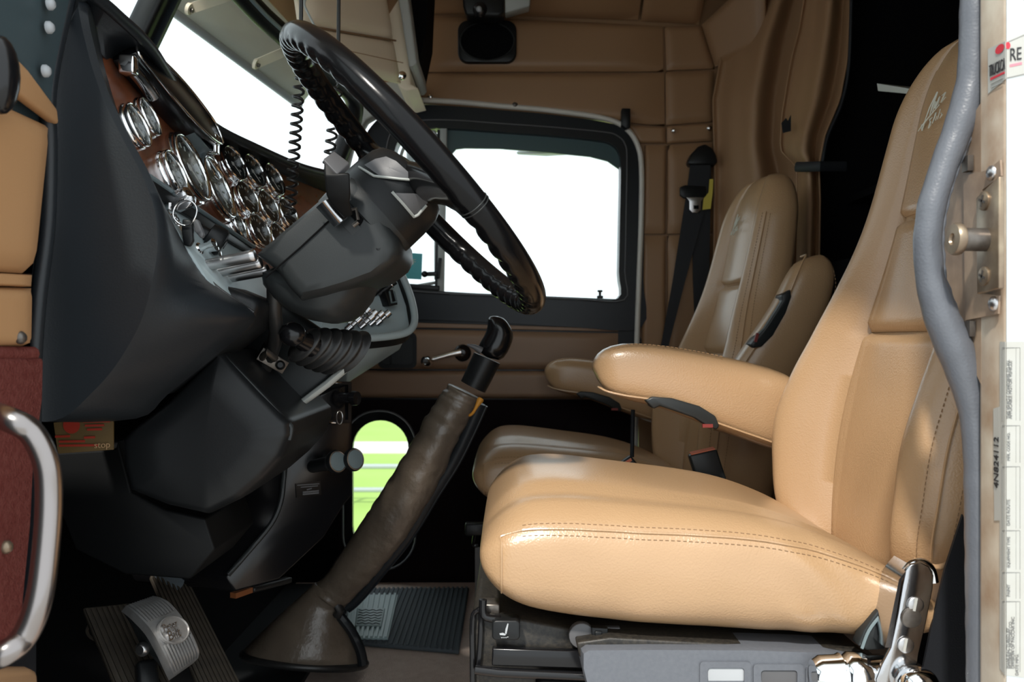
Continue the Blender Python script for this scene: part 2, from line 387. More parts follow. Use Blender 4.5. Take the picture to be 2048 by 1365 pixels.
wpad([(1335, 720), (1425, 720), (1425, 471), (1335, 472)], 0.008)
# sloping upper panels that roll into the roof
def slope(pa, pb, name='panel', m='vinyl'):
    a, b = D(*pa), D(*pb)
    c = Vector((b.x, 2.50, 1.125)); d = Vector((a.x, 2.50, 1.125))
    return MB().pad([a, b, c, d], (0, -0.75, -0.6), 0.012).build(name, m, wr, smooth=60)
slope((838, 26), (1276, 40)); slope((1282, 42), (1398, 49))
MB().pad([D(1403, 50), D(1430, 134), P(1530, 90, 2.58), P(1530, -70, 2.52)], (-0.6, -0.7, -0.3), 0.01).build('panel', 'vinyl', wr, smooth=60)
# front corner of the cab: pillar between windscreen and door, footwell side
ap = [P(x, y, 2.66) for x, y in ((688, 168), (838, 160), (838, 204), (775, 214), (732, 240), (705, 285), (690, 345), (652, 372), (684, 285), (700, 215))]
MB().prism(ap, (0, 0.06, 0)).build('corner_post', 'trim_light', wr, bevel=0.006)
MB().box((-0.78, YD + 0.02, -0.20), (0.50, 0.05, 1.08)).build('kick_panel', 'black_matte', wr)
# ---- front wall below the windscreen and left kick panel
wf = thing('wall_front', (-1.05, 1.85, FLOOR), 'black footwell bulkhead under the dash', kind='structure')
MB().box((-1.05, 1.85, -0.22), (0.05, 1.8, 1.10)).build('bulkhead', 'black_matte', wf)
MB().box((-0.80, 0.985, -0.30), (0.46, 0.04, 0.90)).build('kick_panel', 'black_matte', wf)
MB().prism([(-1.03, 0.98, FLOOR), (-0.66, 0.98, FLOOR), (-1.03, 0.98, -0.38)], (0, 1.74, 0)).build('toe_board', 'black_matte', wf)
# black rubber over the front of the floor
slab('floor_covering', (-0.52, 1.40, FLOOR + 0.006), (0.62, 0.84, 0.012), 'mat_dim', label='black rubber covering of the driver footwell floor')
slab('floor_covering', (-0.68, 2.24, FLOOR + 0.006), (0.46, 0.84, 0.012), 'mat_dim', label='black rubber covering under the gear lever and console')
# ---- sleeper behind the seats
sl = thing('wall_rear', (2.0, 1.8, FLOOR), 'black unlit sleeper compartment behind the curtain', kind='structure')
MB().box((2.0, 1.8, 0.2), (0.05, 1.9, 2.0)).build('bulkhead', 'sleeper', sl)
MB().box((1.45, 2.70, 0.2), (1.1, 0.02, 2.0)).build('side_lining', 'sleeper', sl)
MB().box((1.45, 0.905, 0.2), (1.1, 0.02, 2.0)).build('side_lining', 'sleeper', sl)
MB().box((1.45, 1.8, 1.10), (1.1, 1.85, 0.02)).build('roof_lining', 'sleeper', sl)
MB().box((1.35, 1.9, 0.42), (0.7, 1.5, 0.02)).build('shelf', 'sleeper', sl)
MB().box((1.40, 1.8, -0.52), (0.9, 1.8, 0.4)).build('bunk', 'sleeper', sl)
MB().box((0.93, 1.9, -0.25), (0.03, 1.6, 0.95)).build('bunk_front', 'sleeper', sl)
o = MB().prism([P(1754, 167, 2.2), P(1822, 178, 2.05), P(1822, 188, 2.05), P(1756, 182, 2.2)], (0.10, 0.03, 0.0)).build('paper_sheet', 'white')
tag(o, 'small white sheet lying in the dark sleeper beside the driver seat headrest', 'paper')

# ---- windscreen: two flat panes meeting at a centre post
Wc = Vector((-0.672, 1.85, 0.83)); Wr = Vector((-0.46, 2.47, 0.675)); tilt = Vector((-0.5, 0, -1.0))
def wpane(name, Wa, Wb, lab):
    o = thing(name, Wa + tilt*0.45, lab, kind='structure')
    q = [Wa + Vector((0.05, 0, 0.12)), Wb + Vector((0.02, 0, 0.04)), Wb + tilt*0.42, Wa + tilt*0.52]
    MB().prism(q, (-0.005, 0, 0.002)).build('pane', 'glass', o)
    return o
w1 = wpane('window_1', Wc, Wr, 'right windscreen pane beyond the steering wheel')
w2 = wpane('window_2', Wc, Vector((-0.46, 1.10, 0.68)), 'left windscreen pane above the dash')
nW = (Wr - Wc).cross(tilt).normalized()
def WS(px, py, off=0.0): return ray_plane(px, py, Wc, nW) + Vector((off, 0, 0))
gk = spline([WS(x, y, 0.01) for x, y in ((455, -32), (510, 27), (560, 72), (620, 124), (668, 164), (694, 188), (702, 212), (696, 250), (680, 292), (664, 330), (645, 372))], 5)
MB().tube(gk, 0.026, 10, squash=(1, 1)).build('gasket', 'black', w1)
MB().tube([p + Vector((0.022, -0.02, -0.012)) for p in gk[:26]], 0.005, 8).build('gasket_bead', 'slate', w1)
# centre post
cp0, cp1 = Wc + Vector((0.06, 0, 0.15)), Wc + tilt*0.5
MB().bar(cp0, cp1, 0.062, 0.05, (0, 0, 1)).build('centre_post', 'black', w1, bevel=0.012)
MB().bar(cp0 + Vector((0.03, 0.012, 0)), cp1 + Vector((0.03, 0.012, 0)), 0.012, 0.02).build('post_bead', 'navy_black', w1)
# dusty band along the lower glass, header above the glass
hd = [WS(455, -60, 0.03), WS(560, 52, 0.03), WS(640, 120, 0.03), WS(690, 165, 0.03)]
hb = [p + Vector((0.16, 0.06, 0.20)) for p in hd]
o = thing('trim_1', hd[0], 'brown vinyl header strip above the windscreen', kind='structure')
mb = MB(); mb.loft([[a, b, b + Vector((-0.02, 0.02, 0.02)), a + Vector((-0.02, 0.02, 0.02))] for a, b in zip(hd, hb)]); mb.build('header_strip', 'vinyl', o)
# ---- steel visor fixed outside above the windscreen
ev = thing('exterior_visor', (-0.75, 2.4, 0.72), 'dull pale metal sun visor fixed outside above the right windscreen', 'exterior visor')
L0, L1 = Vector((-0.875, 2.16, 0.84)), Vector((-0.655, 2.60, 0.715))
T0, T1 = L0 + Vector((0.24, -0.02, 0.22)), L1 + Vector((0.26, -0.02, 0.24))
mb = MB(); mb.grid(lambda u, v: (L0.lerp(L1, u*1.2 - 0.1)).lerp(T0.lerp(T1, u*1.2 - 0.1), v) + Vector((0, 0, 0.03*math.sin(v*math.pi))), 14, 8)
ov = mb.build('visor_sheet', 'visor_steel', ev)
ov.modifiers.new('thickness', 'SOLIDIFY').thickness = 0.004
MB().tube([L0 + (L0 - L1)*0.08, L1 + (L1 - L0)*0.10], 0.012, 10).build('visor_lip', 'galv', ev)
for (x0, y0, x1, y1) in ((432, 18, 492, -14), (560, 128, 612, 92)):
    a, b = WS(x0, y0, -0.06), WS(x1, y1, -0.02)
    MB().bar(a, b, 0.022, 0.006, (1, 0, 0.3)).lathe([(0.013, -0.004), (0.013, 0.004)], a, (1, 0, -0.4), 14).build('bracket', 'vinyl_cream', ev)
    MB().lathe([(0.005, 0), (0.005, 0.006)], a + Vector((0.004, 0, -0.002)), (1, 0, -0.4), 10).build('bolt', 'grease_steel', ev)

# ================================================================== PASSENGER DOOR
d1 = thing('door_1', (0, YD, FLOOR), 'passenger door with black window surround and tan lower panel', kind='structure')
O_ = [(716, 330), (722, 300), (738, 262), (770, 230), (815, 213), (900, 214), (1000, 222), (1100, 231), (1200, 245), (1245, 258), (1276, 290), (1287, 335), (1287, 450), (1285, 560), (1282, 655), (1150, 655), (1000, 646), (860, 640), (740, 634), (705, 600), (700, 500), (705, 400)]
I_ = [(787, 345), (789, 318), (796, 290), (812, 272), (842, 262), (900, 260), (1000, 267), (1100, 274), (1195, 284), (1222, 292), (1236, 308), (1240, 340), (1238, 450), (1236, 545), (1234, 598), (1150, 596), (1000, 590), (890, 584), (820, 578), (795, 574), (790, 500), (787, 420)]
def loop(pts, off, n=4): return spline([D(x, y, off) for x, y in pts], n, closed=True)
def plainloop(pts, off): return [D(x, y, off) for x, y in pts]
MB().ringprism(loop(O_, 0.012), loop(I_, 0.012), (0, 0.05, 0)).build('window_surround', 'navy_black', d1, smooth=35)
# stepped inner channel
I2 = [(x + (6 if x < 900 else -6 if x > 1180 else 0), y + (8 if y < 400 else 0)) for x, y in I_]
MB().ringprism(loop([(x + (-14 if x < 900 else 12 if x > 1180 else 0), y + (-16 if y < 400 else 3 if y > 550 else 0)) for x, y in I_], 0.022), loop(I_, 0.022), (0, 0.012, 0)).build('glass_channel', 'black', d1, smooth=35)
MB().tube(loop([(x + (-14 if x < 900 else 12 if x > 1180 else 0), y + (-16 if y < 400 else 3 if y > 550 else 0)) for x, y in I_], 0.024), 0.0022, 6, closed=True).build('channel_bead', 'mid_grey', d1)
# cream seal round the door opening
seal = [(676, 372), (690, 318), (706, 275), (738, 235), (775, 213), (815, 203), (900, 205), (1000, 214), (1100, 223), (1205, 238), (1250, 258), (1274, 292), (1282, 340), (1281, 450), (1277, 560), (1273, 680), (1271, 800), (1268, 1000)]
MB().tube(spline([D(x, y, 0.012) for x, y in seal], 5), 0.0085, 10).build('door_seal', 'cream_paint', d1)
# dark teal sash across the top of the drop glass
sash = [(892, 250), (1000, 256), (1100, 263), (1195, 273), (1232, 284), (1246, 310), (1238, 338), (1215, 322), (1180, 313), (1100, 305), (1000, 297), (930, 296), (912, 298), (900, 312), (892, 330)]
MB().prism(plainloop(sash, -0.004), (0, 0.008, 0)).build('tinted_sash', 'teal_band', d1)
# glass
MB().prism([D(788, 575, -0.02), D(888, 582, -0.02), D(888, 262, -0.02), D(792, 275, -0.02)], (0, 0.004, 0)).build('vent_glass', 'glass', d1)
MB().prism([D(892, 585, -0.012), D(1238, 600, -0.012), D(1238, 285, -0.012), D(892, 262, -0.012)], (0, 0.004, 0)).build('drop_glass', 'glass', d1)
MB().bar(D(882, 588, 0.008), D(888, 257, 0.008), 0.021, 0.02, (0, 1, 0)).build('divider_bar', 'trim_light', d1, bevel=0.003)
MB().bar(D(873, 588, 0.004), D(878, 262, 0.004), 0.008, 0.02, (0, 1, 0)).build('divider_seal', 'black', d1)
MB().tube(spline([D(x, y, 0.004) for x, y in ((872, 560), (872, 420), (874, 275), (845, 272), (818, 283), (803, 310), (800, 350), (798, 450), (800, 564), (872, 566))], 4), 0.005, 8).build('vent_frame', 'trim_light', d1)
MB().bar(D(795, 572, 0.014), D(880, 578, 0.014), 0.016, 0.022, (0, 1, 0)).build('vent_sill', 'black', d1, bevel=0.003)
MB().bar(D(900, 588, 0.012), D(1236, 602, 0.012), 0.008, 0.014, (0, 1, 0)).build('sill_wiper', 'slate', d1)
# vent latch
MB().bar(D(877, 558, 0.026), D(882, 518, 0.026), 0.011, 0.012, (0, 1, 0)).bar(D(852, 550, 0.024), D(877, 549, 0.024), 0.013, 0.012, (0, 1, 0)).sphere(D(851, 550, 0.028), 0.010).build('vent_latch', 'black', d1, bevel=0.002)
MB().box(D(1199, 595, 0.014), (0.018, 0.012, 0.008)).lathe([(0.004, 0), (0.004, 0.012), (0.008, 0.012), (0.008, 0.018)], D(1199, 593, 0.014), (0, 0, 1), 10).build('sill_lock', 'black', d1)
# teal sticker in the vent pane
st = MB().prism([D(790, 556, -0.012), D(842, 559, -0.012), D(844, 507, -0.012), D(802, 504, -0.012)], (0, 0.0012, 0)).build('window_sticker', 'teal_sticker', None)
tag(st, 'square teal sticker with faded letters in the passenger vent window', 'sticker')
for ch, x, y in (('F', 824, 529), ('T', 809, 541), ('A', 794, 555)):
    text_mesh('letter', ch, D(x, y, -0.010), (1, 0, 0.02), (0, 0, 1), 0.024, 'cream_ink', st)
MB().prism([D(560, 632, -0.004), D(1268, 644, -0.004), D(1292, 700, -0.004), D(1290, 806, -0.004), D(560, 802, -0.004)], (0, 0.03, 0)).build('door_skin', 'navy_black', d1)
# upholstered lower panels
def dpad(q, puff, m='door_brown', name='panel', **k): return MB().pad([D(*p) for p in q], (0, -1, 0), puff, **k).build(name, m, d1, smooth=60)
dpad([(640, 652), (1236, 664), (1236, 657), (640, 640)], 0.003)
dpad([(640, 738), (1236, 740), (1236, 667), (640, 655)], 0.016, nu=24)
dpad([(640, 795), (1236, 800), (1236, 743), (640, 741)], 0.018, nu=24)
# black carpeted kick area, with the low look-out window cut in it
pw = stadium(760, 976, 112, 268, 56, 8)          # visible glass of the look-out window
fr = stadium(760, 980, 145, 318, 70, 8)
n_ = len(fr)
big = []
for k, (x, y) in enumerate(fr):
    a = math.atan2(y - 980, x - 760)
    c, s_ = math.cos(a), math.sin(a)
    t = min((640 - 760) / c if c < -1e-6 else 1e9, (1268 - 760) / c if c > 1e-6 else 1e9, (800 - 980) / s_ if s_ < -1e-6 else 1e9, (1195 - 980) / s_ if s_ > 1e-6 else 1e9)
    big.append((760 + c*t, 980 + s_*t))
for cx_, cy_ in ((640, 800), (1268, 800), (1268, 1195), (640, 1195)):      # pull the nearest loop point to each corner
    k = min(range(n_), key=lambda i: (big[i][0]-cx_)**2 + (big[i][1]-cy_)**2); big[k] = (cx_, cy_)
MB().ringprism([D(x, y, 0.004) for x, y in big], [D(x, y, 0.004) for x, y in fr], (0, 0.05, 0)).build('carpet_panel', 'dark_carpet', d1)
MB().ringprism([D(x, y, 0.014) for x, y in fr], [D(x, y, -0.01) for x, y in pw], (0, 0.02, 0)).build('lookout_frame', 'gloss_black', d1)
MB().tube([D(x, y, 0.015) for x, y in fr], 0.003, 6, closed=True).build('lookout_bead', 'mid_grey', d1)
MB().prism([D(x, y, -0.015) for x, y in pw], (0, 0.004, 0)).build('lookout_glass', 'glass', d1)
# recessed black pull pocket
pk = stadium(797, 701, 76, 72, 12, 4); pk2 = stadium(797, 701, 60, 56, 8, 4)
MB().ringprism([D(x, y, 0.030) for x, y in pk], [D(x, y, 0.030) for x, y in pk2], (0, 0.03, 0)).build('pocket_rim', 'black', d1, smooth=30)
MB().prism([D(x, y, 0.022) for x, y in pk2], (0, 0.01, 0)).build('pocket_floor', 'grey_plastic', d1)
MB().bar(D(784, 728, 0.028), D(784, 674, 0.028), 0.006, 0.008, (0, 1, 0)).build('pocket_rib', 'black', d1)
# window crank
ck = MB().lathe([(0.026, 0), (0.026, 0.006), (0.014, 0.016), (0.010, 0.03), (0.0, 0.032)], D(926, 706, 0.022), (0, -1, 0), 20).build('crank_boss', 'gloss_black', d1)
MB().tube([D(924, 704, 0.055), D(900, 709, 0.058), D(866, 719, 0.060)], [0.011, 0.0085, 0.007], 10).build('crank_arm', 'chrome', ck)
MB().tube([D(862, 722, 0.050), D(860, 722, 0.062), D(858, 722, 0.085), D(857, 722, 0.096)], [0.010, 0.018, 0.017, 0.008], 14).build('crank_knob', 'chrome', ck)

# ================================================================== DRIVER'S DOOR (swung open at the left edge)
XK = -0.495
def K(px, py, off=0.0):
    x = XK + off; Y = x * F / (px - CX); return P(px, py, Y)
d2 = thing('door_2', (XK, 0.5, FLOOR), "driver's door swung open with tan and maroon lining at left edge", kind='structure')
def kz(z, Y, off=0.0): return Vector((XK + off, Y, z))
MB().prism([kz(-0.72, 0.945, -0.012), kz(0.13, 0.945, -0.012), kz(0.13, 0.02, -0.012), kz(-0.72, 0.02, -0.012)], (-0.05, 0, 0)).build('door_shell', 'navy_black', d2)
MB().prism([kz(0.13, 0.95, -0.01), kz(0.75, 0.93, -0.01), kz(0.75, 0.84, -0.01), kz(0.13, 0.80, -0.01)], (-0.04, 0, 0)).build('front_frame', 'door_black', d2)
MB().bar(kz(0.74, 0.93, -0.03), kz(0.70, 0.04, -0.03), 0.05, 0.05).build('top_frame', 'navy_black', d2)
MB().bar(kz(0.70, 0.04, -0.03), kz(0.1, 0.03, -0.03), 0.05, 0.05, (1, 0, 0)).build('rear_frame', 'navy_black', d2)
MB().prism([kz(0.13, 0.80, -0.028), kz(0.72, 0.84, -0.028), kz(0.69, 0.05, -0.028), kz(0.13, 0.05, -0.028)], (-0.004, 0, 0)).build('drop_glass', 'glass', d2)
# lining: black top, tan padded panels, maroon carpet
def kq(q): return [K(x, y) for x, y in q]
MB().prism(kq([(-320, -60), (140, -60), (98, 170), (93, 215), (34, 136), (-10, 92), (-320, -30)]), (0.006, 0, 0)).build('upper_lining', 'door_black', d2, bevel=0.002)
MB().prism(kq([(-320, 70), (-10, 96), (34, 140), (94, 219), (97, 250), (-10, 170), (-320, 50)]), (0.012, 0, 0)).build('tan_edge_panel', 'door_tan', d2, bevel=0.004)
mb = MB(); mb.pad(kq([(-320, 528), (64, 548), (97, 254), (-320, 60)]), (1, 0, 0), 0.012); mb.build('panel', 'door_tan', d2, smooth=60)
mb = MB(); mb.pad(kq([(-320, 560), (62, 575), (64, 550), (-320, 530)]), (1, 0, 0), 0.006); mb.build('panel', 'door_tan', d2, smooth=60)
mb = MB(); mb.pad(kq([(-320, 700), (60, 694), (62, 577), (-320, 562)]), (1, 0, 0), 0.010); mb.build('panel', 'door_tan', d2, smooth=60)
MB().tube([K(-320, 708, 0.004), K(65, 708, 0.004)], 0.0075, 10).build('carpet_binding', 'maroon', d2)
MB().prism(kq([(-320, 716), (66, 716), (64, 800), (46, 930), (40, 1050), (22, 1230), (8, 1330), (-320, 1330)]), (0.012, 0, 0)).build('carpet_panel', 'maroon', d2, bevel=0.004)
MB().prism(kq([(-320, 1334), (20, 1334), (38, 1342), (42, 1400), (-320, 1400)]), (0.02, 0, 0)).build('sill_piece', 'vinyl', d2, bevel=0.006)
for x, y, m in ((38, 676, 'grease_steel'), (95, 55, 'pale_grey'), (88, 142, 'pale_grey'), (97, 8, 'pale_grey'), (10, 1095, 'brass_plate')):
    MB().lathe([(0.0065, 0), (0.0065, 0.003), (0.004, 0.006), (0.0, 0.0065)], K(x, y, 0.012), (1, 0, 0), 14).build('screw', m, d2)
hp = spline([K(-30, 822, 0.02), K(14, 838, 0.08), K(62, 865, 0.10), K(92, 925, 0.11), K(98, 1000, 0.112), K(92, 1100, 0.112), K(78, 1200, 0.11), K(48, 1275, 0.10), K(5, 1310, 0.09), K(-50, 1325, 0.05)], 6)
MB().tube(hp, 0.0105, 14).build('grab_handle', 'handle', d2)
MB().sphere(K(2, 150, 0.03), 0.030, (0.5, 0.6, 1.2), 20).build('lock_knob', 'gloss_black', d2)
MB().tube(spline([K(152, -60), K(118, 70), K(97, 190), K(99, 300), K(95, 450), K(78, 590), K(68, 720), K(66, 850)], 5), 0.008, 10).build('edge_seal', 'black_soft', d2)

# ================================================================== OUTSIDE
fe = thing('rail_fence', (0, 10.6, GROUND), 'thin galvanised rail fence outside seen through the low passenger window', 'fence')
for z in (-1.50, -1.78): MB().tube([(-4, 10.6, z), (4, 10.6, z)], 0.03, 8).build('rail', 'galv', fe)
for x in (-3.2, -1.95, -0.9, 0.4, 1.6, 2.8): MB().tube([(x, 10.6, GROUND), (x, 10.6, -1.46)], 0.03, 8).build('post', 'galv', fe)
mi = thing('wing_mirror', P(820, 520, 3.02), 'pale metal mirror bracket outside the passenger vent window', 'mirror')
MB().tube([P(836, 262, 3.02), P(828, 400, 3.02), P(812, 520, 3.02)], 0.009, 10).build('mirror_arm', 'galv', mi)
MB().tube([P(826, 262, 3.10), P(806, 420, 3.10), P(798, 520, 3.10)], 0.009, 10).build('mirror_arm', 'galv', mi)
MB().tube([P(812, 520, 3.02), P(835, 520, 2.76)], 0.009, 10).tube([P(836, 262, 3.02), P(850, 250, 2.76)], 0.009, 10).tube([P(798, 520, 3.10), P(812, 520, 3.02)], 0.009, 10).build('mirror_arm', 'galv', mi)
MB().box(P(828, 318, 3.05), (0.05, 0.03, 0.075)).build('clamp', 'galv', mi, bevel=0.006)
o = MB().lathe([(0.0, 0.0), (0.06, 0.004), (0.098, 0.018), (0.102, 0.022), (0.098, 0.028), (0.0, 0.034)], P(1093, 292, 3.0), (0, 0.18, -1), 30).tube([P(1093, 286, 3.0), P(1093, 230, 2.9), P(1093, 190, 2.77)], 0.008, 8).build('convex_mirror', 'galv')
tag(o, 'round convex mirror hung above the passenger window outside', 'mirror')
# ================================================================== DASHBOARD
da = thing('dashboard', (-0.5, 1.5, -0.05), 'black padded dashboard with burl wood gauge panel and chrome bezels', 'dashboard')
# ---- padded end cheek beside the door
A_ = [(172, 12), (181, 60), (199, 130), (224, 202), (264, 282), (300, 350), (325, 420), (331, 490), (323, 550), (306, 620), (284, 672), (245, 735), (200, 786), (142, 836)]
B_ = [(193, 8), (198, 78), (214, 150), (241, 240), (281, 335), (320, 405), (353, 460), (390, 525), (430, 572), (507, 626), (492, 660), (420, 722), (335, 790), (272, 838)]
L_ = [(66, 838), (67, 770), (68, 700), (75, 600), (88, 520), (95, 450), (97, 300), (96, 190), (128, 75), (158, 10)]
def ring(right, Y, left, Yl): return [P(x, y, Y) for x, y in right] + [P(x, y, Yl) for x, y in left]
mid1 = [((3*a[0]+b[0])/4 + 1.5, (3*a[1]+b[1])/4) for a, b in zip(A_, B_)]
mid2 = [((a[0]+3*b[0])/4 + 1.5, (a[1]+3*b[1])/4) for a, b in zip(A_, B_)]
inner = [(a[0]-16, a[1]) for a in A_]
def dens(r): return spline(r, 4, closed=True)
R0 = ring([(x*0.5 + 90, y*0.92 + 30) for x, y in A_], 0.992, [(x*0.9 + 20, y*0.94 + 22) for x, y in L_], 0.992)
rings = [dens(ring(inner, 0.985, L_, 0.99)), dens(ring(A_, 0.993, L_, 1.0)), dens(ring(mid1, 1.018, L_, 1.01)), dens(ring(mid2, 1.070, L_, 1.02)), dens(ring(B_, 1.125, L_, 1.03)), dens(ring([(x-8, y) for x, y in B_], 1.145, L_, 1.05)), dens(ring([(x*0.85+20, y) for x, y in A_], 1.15, L_, 1.06))]
MB().loft(rings).build('end_panel', 'black_soft', da, smooth=50)
# piping along the cheek's rear edge
MB().tube(spline([P(x+1, y, 1.127) for x, y in B_[6:10]], 6), 0.0022, 8).build('edge_piping', 'rubber', da)
# ---- gauge panels
T0 = Vector((-0.512, 1.12, 0.361)); bG = Vector((0.074, 0, -0.195)); aG = Vector((0.0, 1.0, 0.0))
n1 = aG.cross(bG).normalized(); n1 = n1 if n1.x > 0 else -n1
O2 = Vector((-0.490, 1.528, 0.3036)); a2 = Vector((0.25, 0.968, -0.02)); n2 = a2.cross(bG).normalized(); n2 = n2 if n2.x > 0 else -n2
def G1(px, py, off=0.0): return ray_plane(px, py, T0, n1) + n1*off
def G2(px, py, off=0.0): return ray_plane(px, py, O2, n2) + n2*off
MB().prism([G1(190, 105), G1(250, 128), G1(390, 264), G1(438, 300), G1(442, 330), G1(470, 470), G1(490, 490), G1(300, 358), G1(250, 330)], -n1*0.012).build('wood_panel', 'wood', da)
MB().prism([G2(434, 296), G2(500, 322), G2(580, 356), G2(690, 400), G2(690, 560), G2(500, 560), G2(462, 470)], -n2*0.012).build('wood_panel', 'wood', da)
def gauge(o, n, r, ang=None, face='dial'):
    h = min(0.016, r*0.40)
    b = MB().lathe([(r, 0), (r, h*0.35), (r*0.94, h*0.45), (r*0.97, h*0.62), (r*0.96, h*0.9), (r*0.92, h), (r*0.87, h*0.93), (r*0.85, h*0.72), (r*0.85, h*0.4)], o, n, 32, cap=False).build('gauge', 'chrome', da, smooth=60)
    MB().lathe([(0.0, h*0.42), (r*0.855, h*0.42)], o, n, 28, cap=False).build('dial_face', face, b)
    MB().lathe([(0.0, h*0.80), (r*0.5, h*0.80), (r*0.86, h*0.78)], o, n, 28, cap=False).build('lens', 'lens', b)
    u = n.cross(Vector((0, 0, 1))).normalized(); v = u.cross(n); a0 = ang if ang is not None else random.uniform(200, 250)
    tk = MB()
    for k in range(13):
        a = math.radians(225 - 270*k/12); d = u*math.cos(a) + v*math.sin(a)
        tk.bar(o + n*h*0.45 + d*r*0.58, o + n*h*0.45 + d*r*(0.72), r*0.05, r*0.01, n)
    tk.build('scale_marks', 'dialmark', b)
    d = u*math.cos(math.radians(a0)) + v*math.sin(math.radians(a0))
    MB().bar(o + n*h*0.55 - d*r*0.15, o + n*h*0.55 + d*r*0.6, r*0.055, r*0.02, n).lathe([(r*0.1, h*0.5), (r*0.1, h*0.6)], o, n, 10).build('needle', 'needle', b)
    return b
for x, y, r in ((263, 255, 0.030), (288, 238, 0.028), (338, 352, 0.034), (369, 340, 0.054), (424, 380, 0.054), (413, 330, 0.030), (468, 452, 0.030)):
    gauge(G1(x, y), n1, r)
for x, y, r in ((459, 331, 0.034), (499, 346, 0.034), (539, 363, 0.034), (486, 400, 0.034), (528, 417, 0.034), (568, 432, 0.034), (510, 464, 0.034), (551, 482, 0.034)):
    gauge(G2(x, y), n2, r)
# ---- long chrome-edged warning lamp bar
bo = [(225, 108), (246, 116), (282, 142), (322, 180), (358, 221), (386, 258), (398, 282), (404, 302), (392, 300), (372, 286), (340, 256), (300, 214), (262, 170), (236, 140), (224, 122)]
lb = MB().prism([G1(x, y, 0.034) for x, y in bo], -n1*0.034).build('warning_lamp_bar', 'gloss_black', da, bevel=0.002)
MB().tube(spline([G1(x, y, 0.035) for x, y in bo], 3, closed=True), 0.0022, 8, closed=True).build('chrome_rim', 'chrome', lb)
MB().tube(spline([G1(x, y, 0.030) for x, y in ((232, 134), (262, 168), (300, 210), (340, 252), (372, 284))], 4), 0.0022, 6).build('lower_bead', 'slate', lb)
MB().box(G1(228, 142, 0.02), (0.02, 0.018, 0.024)).build('chrome_end', 'chrome', lb, bevel=0.003)
MB().tube(spline([G1(x, y, 0.02) for x, y in ((236, 150), (256, 172), (280, 205))], 4), 0.009, 8).build('chrome_foot', 'wornchrome', lb)
MB().box(G1(398, 300, 0.024), (0.016, 0.02, 0.03)).build('chrome_end', 'chrome', lb, bevel=0.002)
MB().prism([G1(x, y, 0.022) for x, y in ((318, 226), (392, 308), (402, 312), (380, 300), (330, 236))], -n1*0.02).build('lower_lens', 'slate', lb)
# ---- padded brow over the gauges
lip = [(168, -26), (195, 0), (232, 32), (300, 98), (362, 192), (430, 257), (520, 302), (600, 336), (660, 352), (720, 372)]
inn = [(186, 30), (196, 92), (214, 118), (245, 128), (390, 262), (436, 292), (500, 318), (580, 352), (650, 384), (720, 412)]
rg = []
for (lx, ly), (ix, iy) in zip(lip, inn):
    Yl = interp(lx, [(168, 0.985), (195, 1.01), (232, 1.05), (300, 1.15), (362, 1.32), (430, 1.43), (520, 1.56), (600, 1.70), (660, 1.82), (720, 1.95)])
    a = P(lx, ly, Yl)
    near = ix < 250
    b = (G1(ix, iy, 0.004) if ix < 430 else G2(ix, iy, 0.004))
    if ix < 215: b = P(ix, iy, Yl + 0.06)
    m1 = a.lerp(b, 0.10) + Vector((0.006, -0.004, 0.0)); m2 = a.lerp(b, 0.45) + Vector((-0.012, 0.01, 0.004))
    back = a + Vector((-0.10, 0.03, 0.004)); top = a + Vector((-0.012, 0, 0.006)); low = b + Vector((-0.05, 0.02, 0.0))
    rg.append([back, top, a, m1, m2, b, low])
dense = []
for k in range(len(rg[0])): dense.append(spline([r[k] for r in rg], 6))
rings = [[dense[k][i] for k in range(len(dense))] for i in range(len(dense[0]))]
MB().loft(rings).build('brow', 'black_soft', da, smooth=70)
lipline = [r[2] + Vector((0.0, 0, 0.002)) for r in rg]
MB().tube(spline(lipline, 6), 0.0075, 10).build('brow_roll', 'black_soft', da)
# top of the dash running forward to the windscreen
MB().prism([(-0.56, 1.03, 0.35), (-0.56, 2.66, 0.31), (-1.02, 2.66, 0.28), (-1.02, 1.03, 0.30)], (0, 0, -0.03)).build('dash_top', 'black_soft', da)
# passenger end of the dash, hidden behind the wheel and column
MB().prism([(-0.47, 1.9, 0.30), (-0.40, 1.9, 0.10), (-0.42, 1.9, -0.08), (-0.95, 1.9, -0.10), (-0.95, 1.9, 0.30)], (0, 0.76, 0)).build('passenger_dash', 'black_soft', da, bevel=0.02, seg=3)
# ---- ledge and lower switch panel
MB().prism([P(298, 352, 1.085), P(508, 494, 1.42), P(502, 512, 1.42), P(318, 398, 1.085)], (-0.045, 0.03, 0.012)).build('ledge', 'black', da, bevel=0.003)
MB().tube([P(298, 352, 1.083), P(508, 494, 1.418)], 0.0032, 8).build('ledge_highlight', 'slate', da)  # light-blue highlight along the ledge, painted in as a slate tube
sp = [P(310, 390, 1.10), P(500, 505, 1.44), P(556, 600, 1.44), P(510, 615, 1.25), P(425, 575, 1.11)]
MB().prism(sp, (-0.02, 0, -0.01)).build('switch_panel', 'tray_blue', da, bevel=0.003)
for (x0, y0, x1, y1, Y) in ((404, 533, 511, 511, 1.150), (422, 547, 523, 525, 1.185), (436, 559, 537, 540, 1.215)):
    a, b = P(x0, y0, Y), P(x1, y1, Y); d = (b - a).normalized()
    t = MB().lathe([(0.0075, 0), (0.0080, (b-a).length*0.9), (0.0080, (b-a).length - 0.001), (0.0070, (b-a).length), (0.0, (b-a).length)], a, d, 20).build('switch_tube', 'steel', da)
    MB().lathe([(0.0085, -0.004), (0.0085, 0.002)], a, d, 16).lathe([(0.004, -0.03), (0.004, -0.004)], a, d, 10).build('tube_ferrule', 'brass_plate', t)
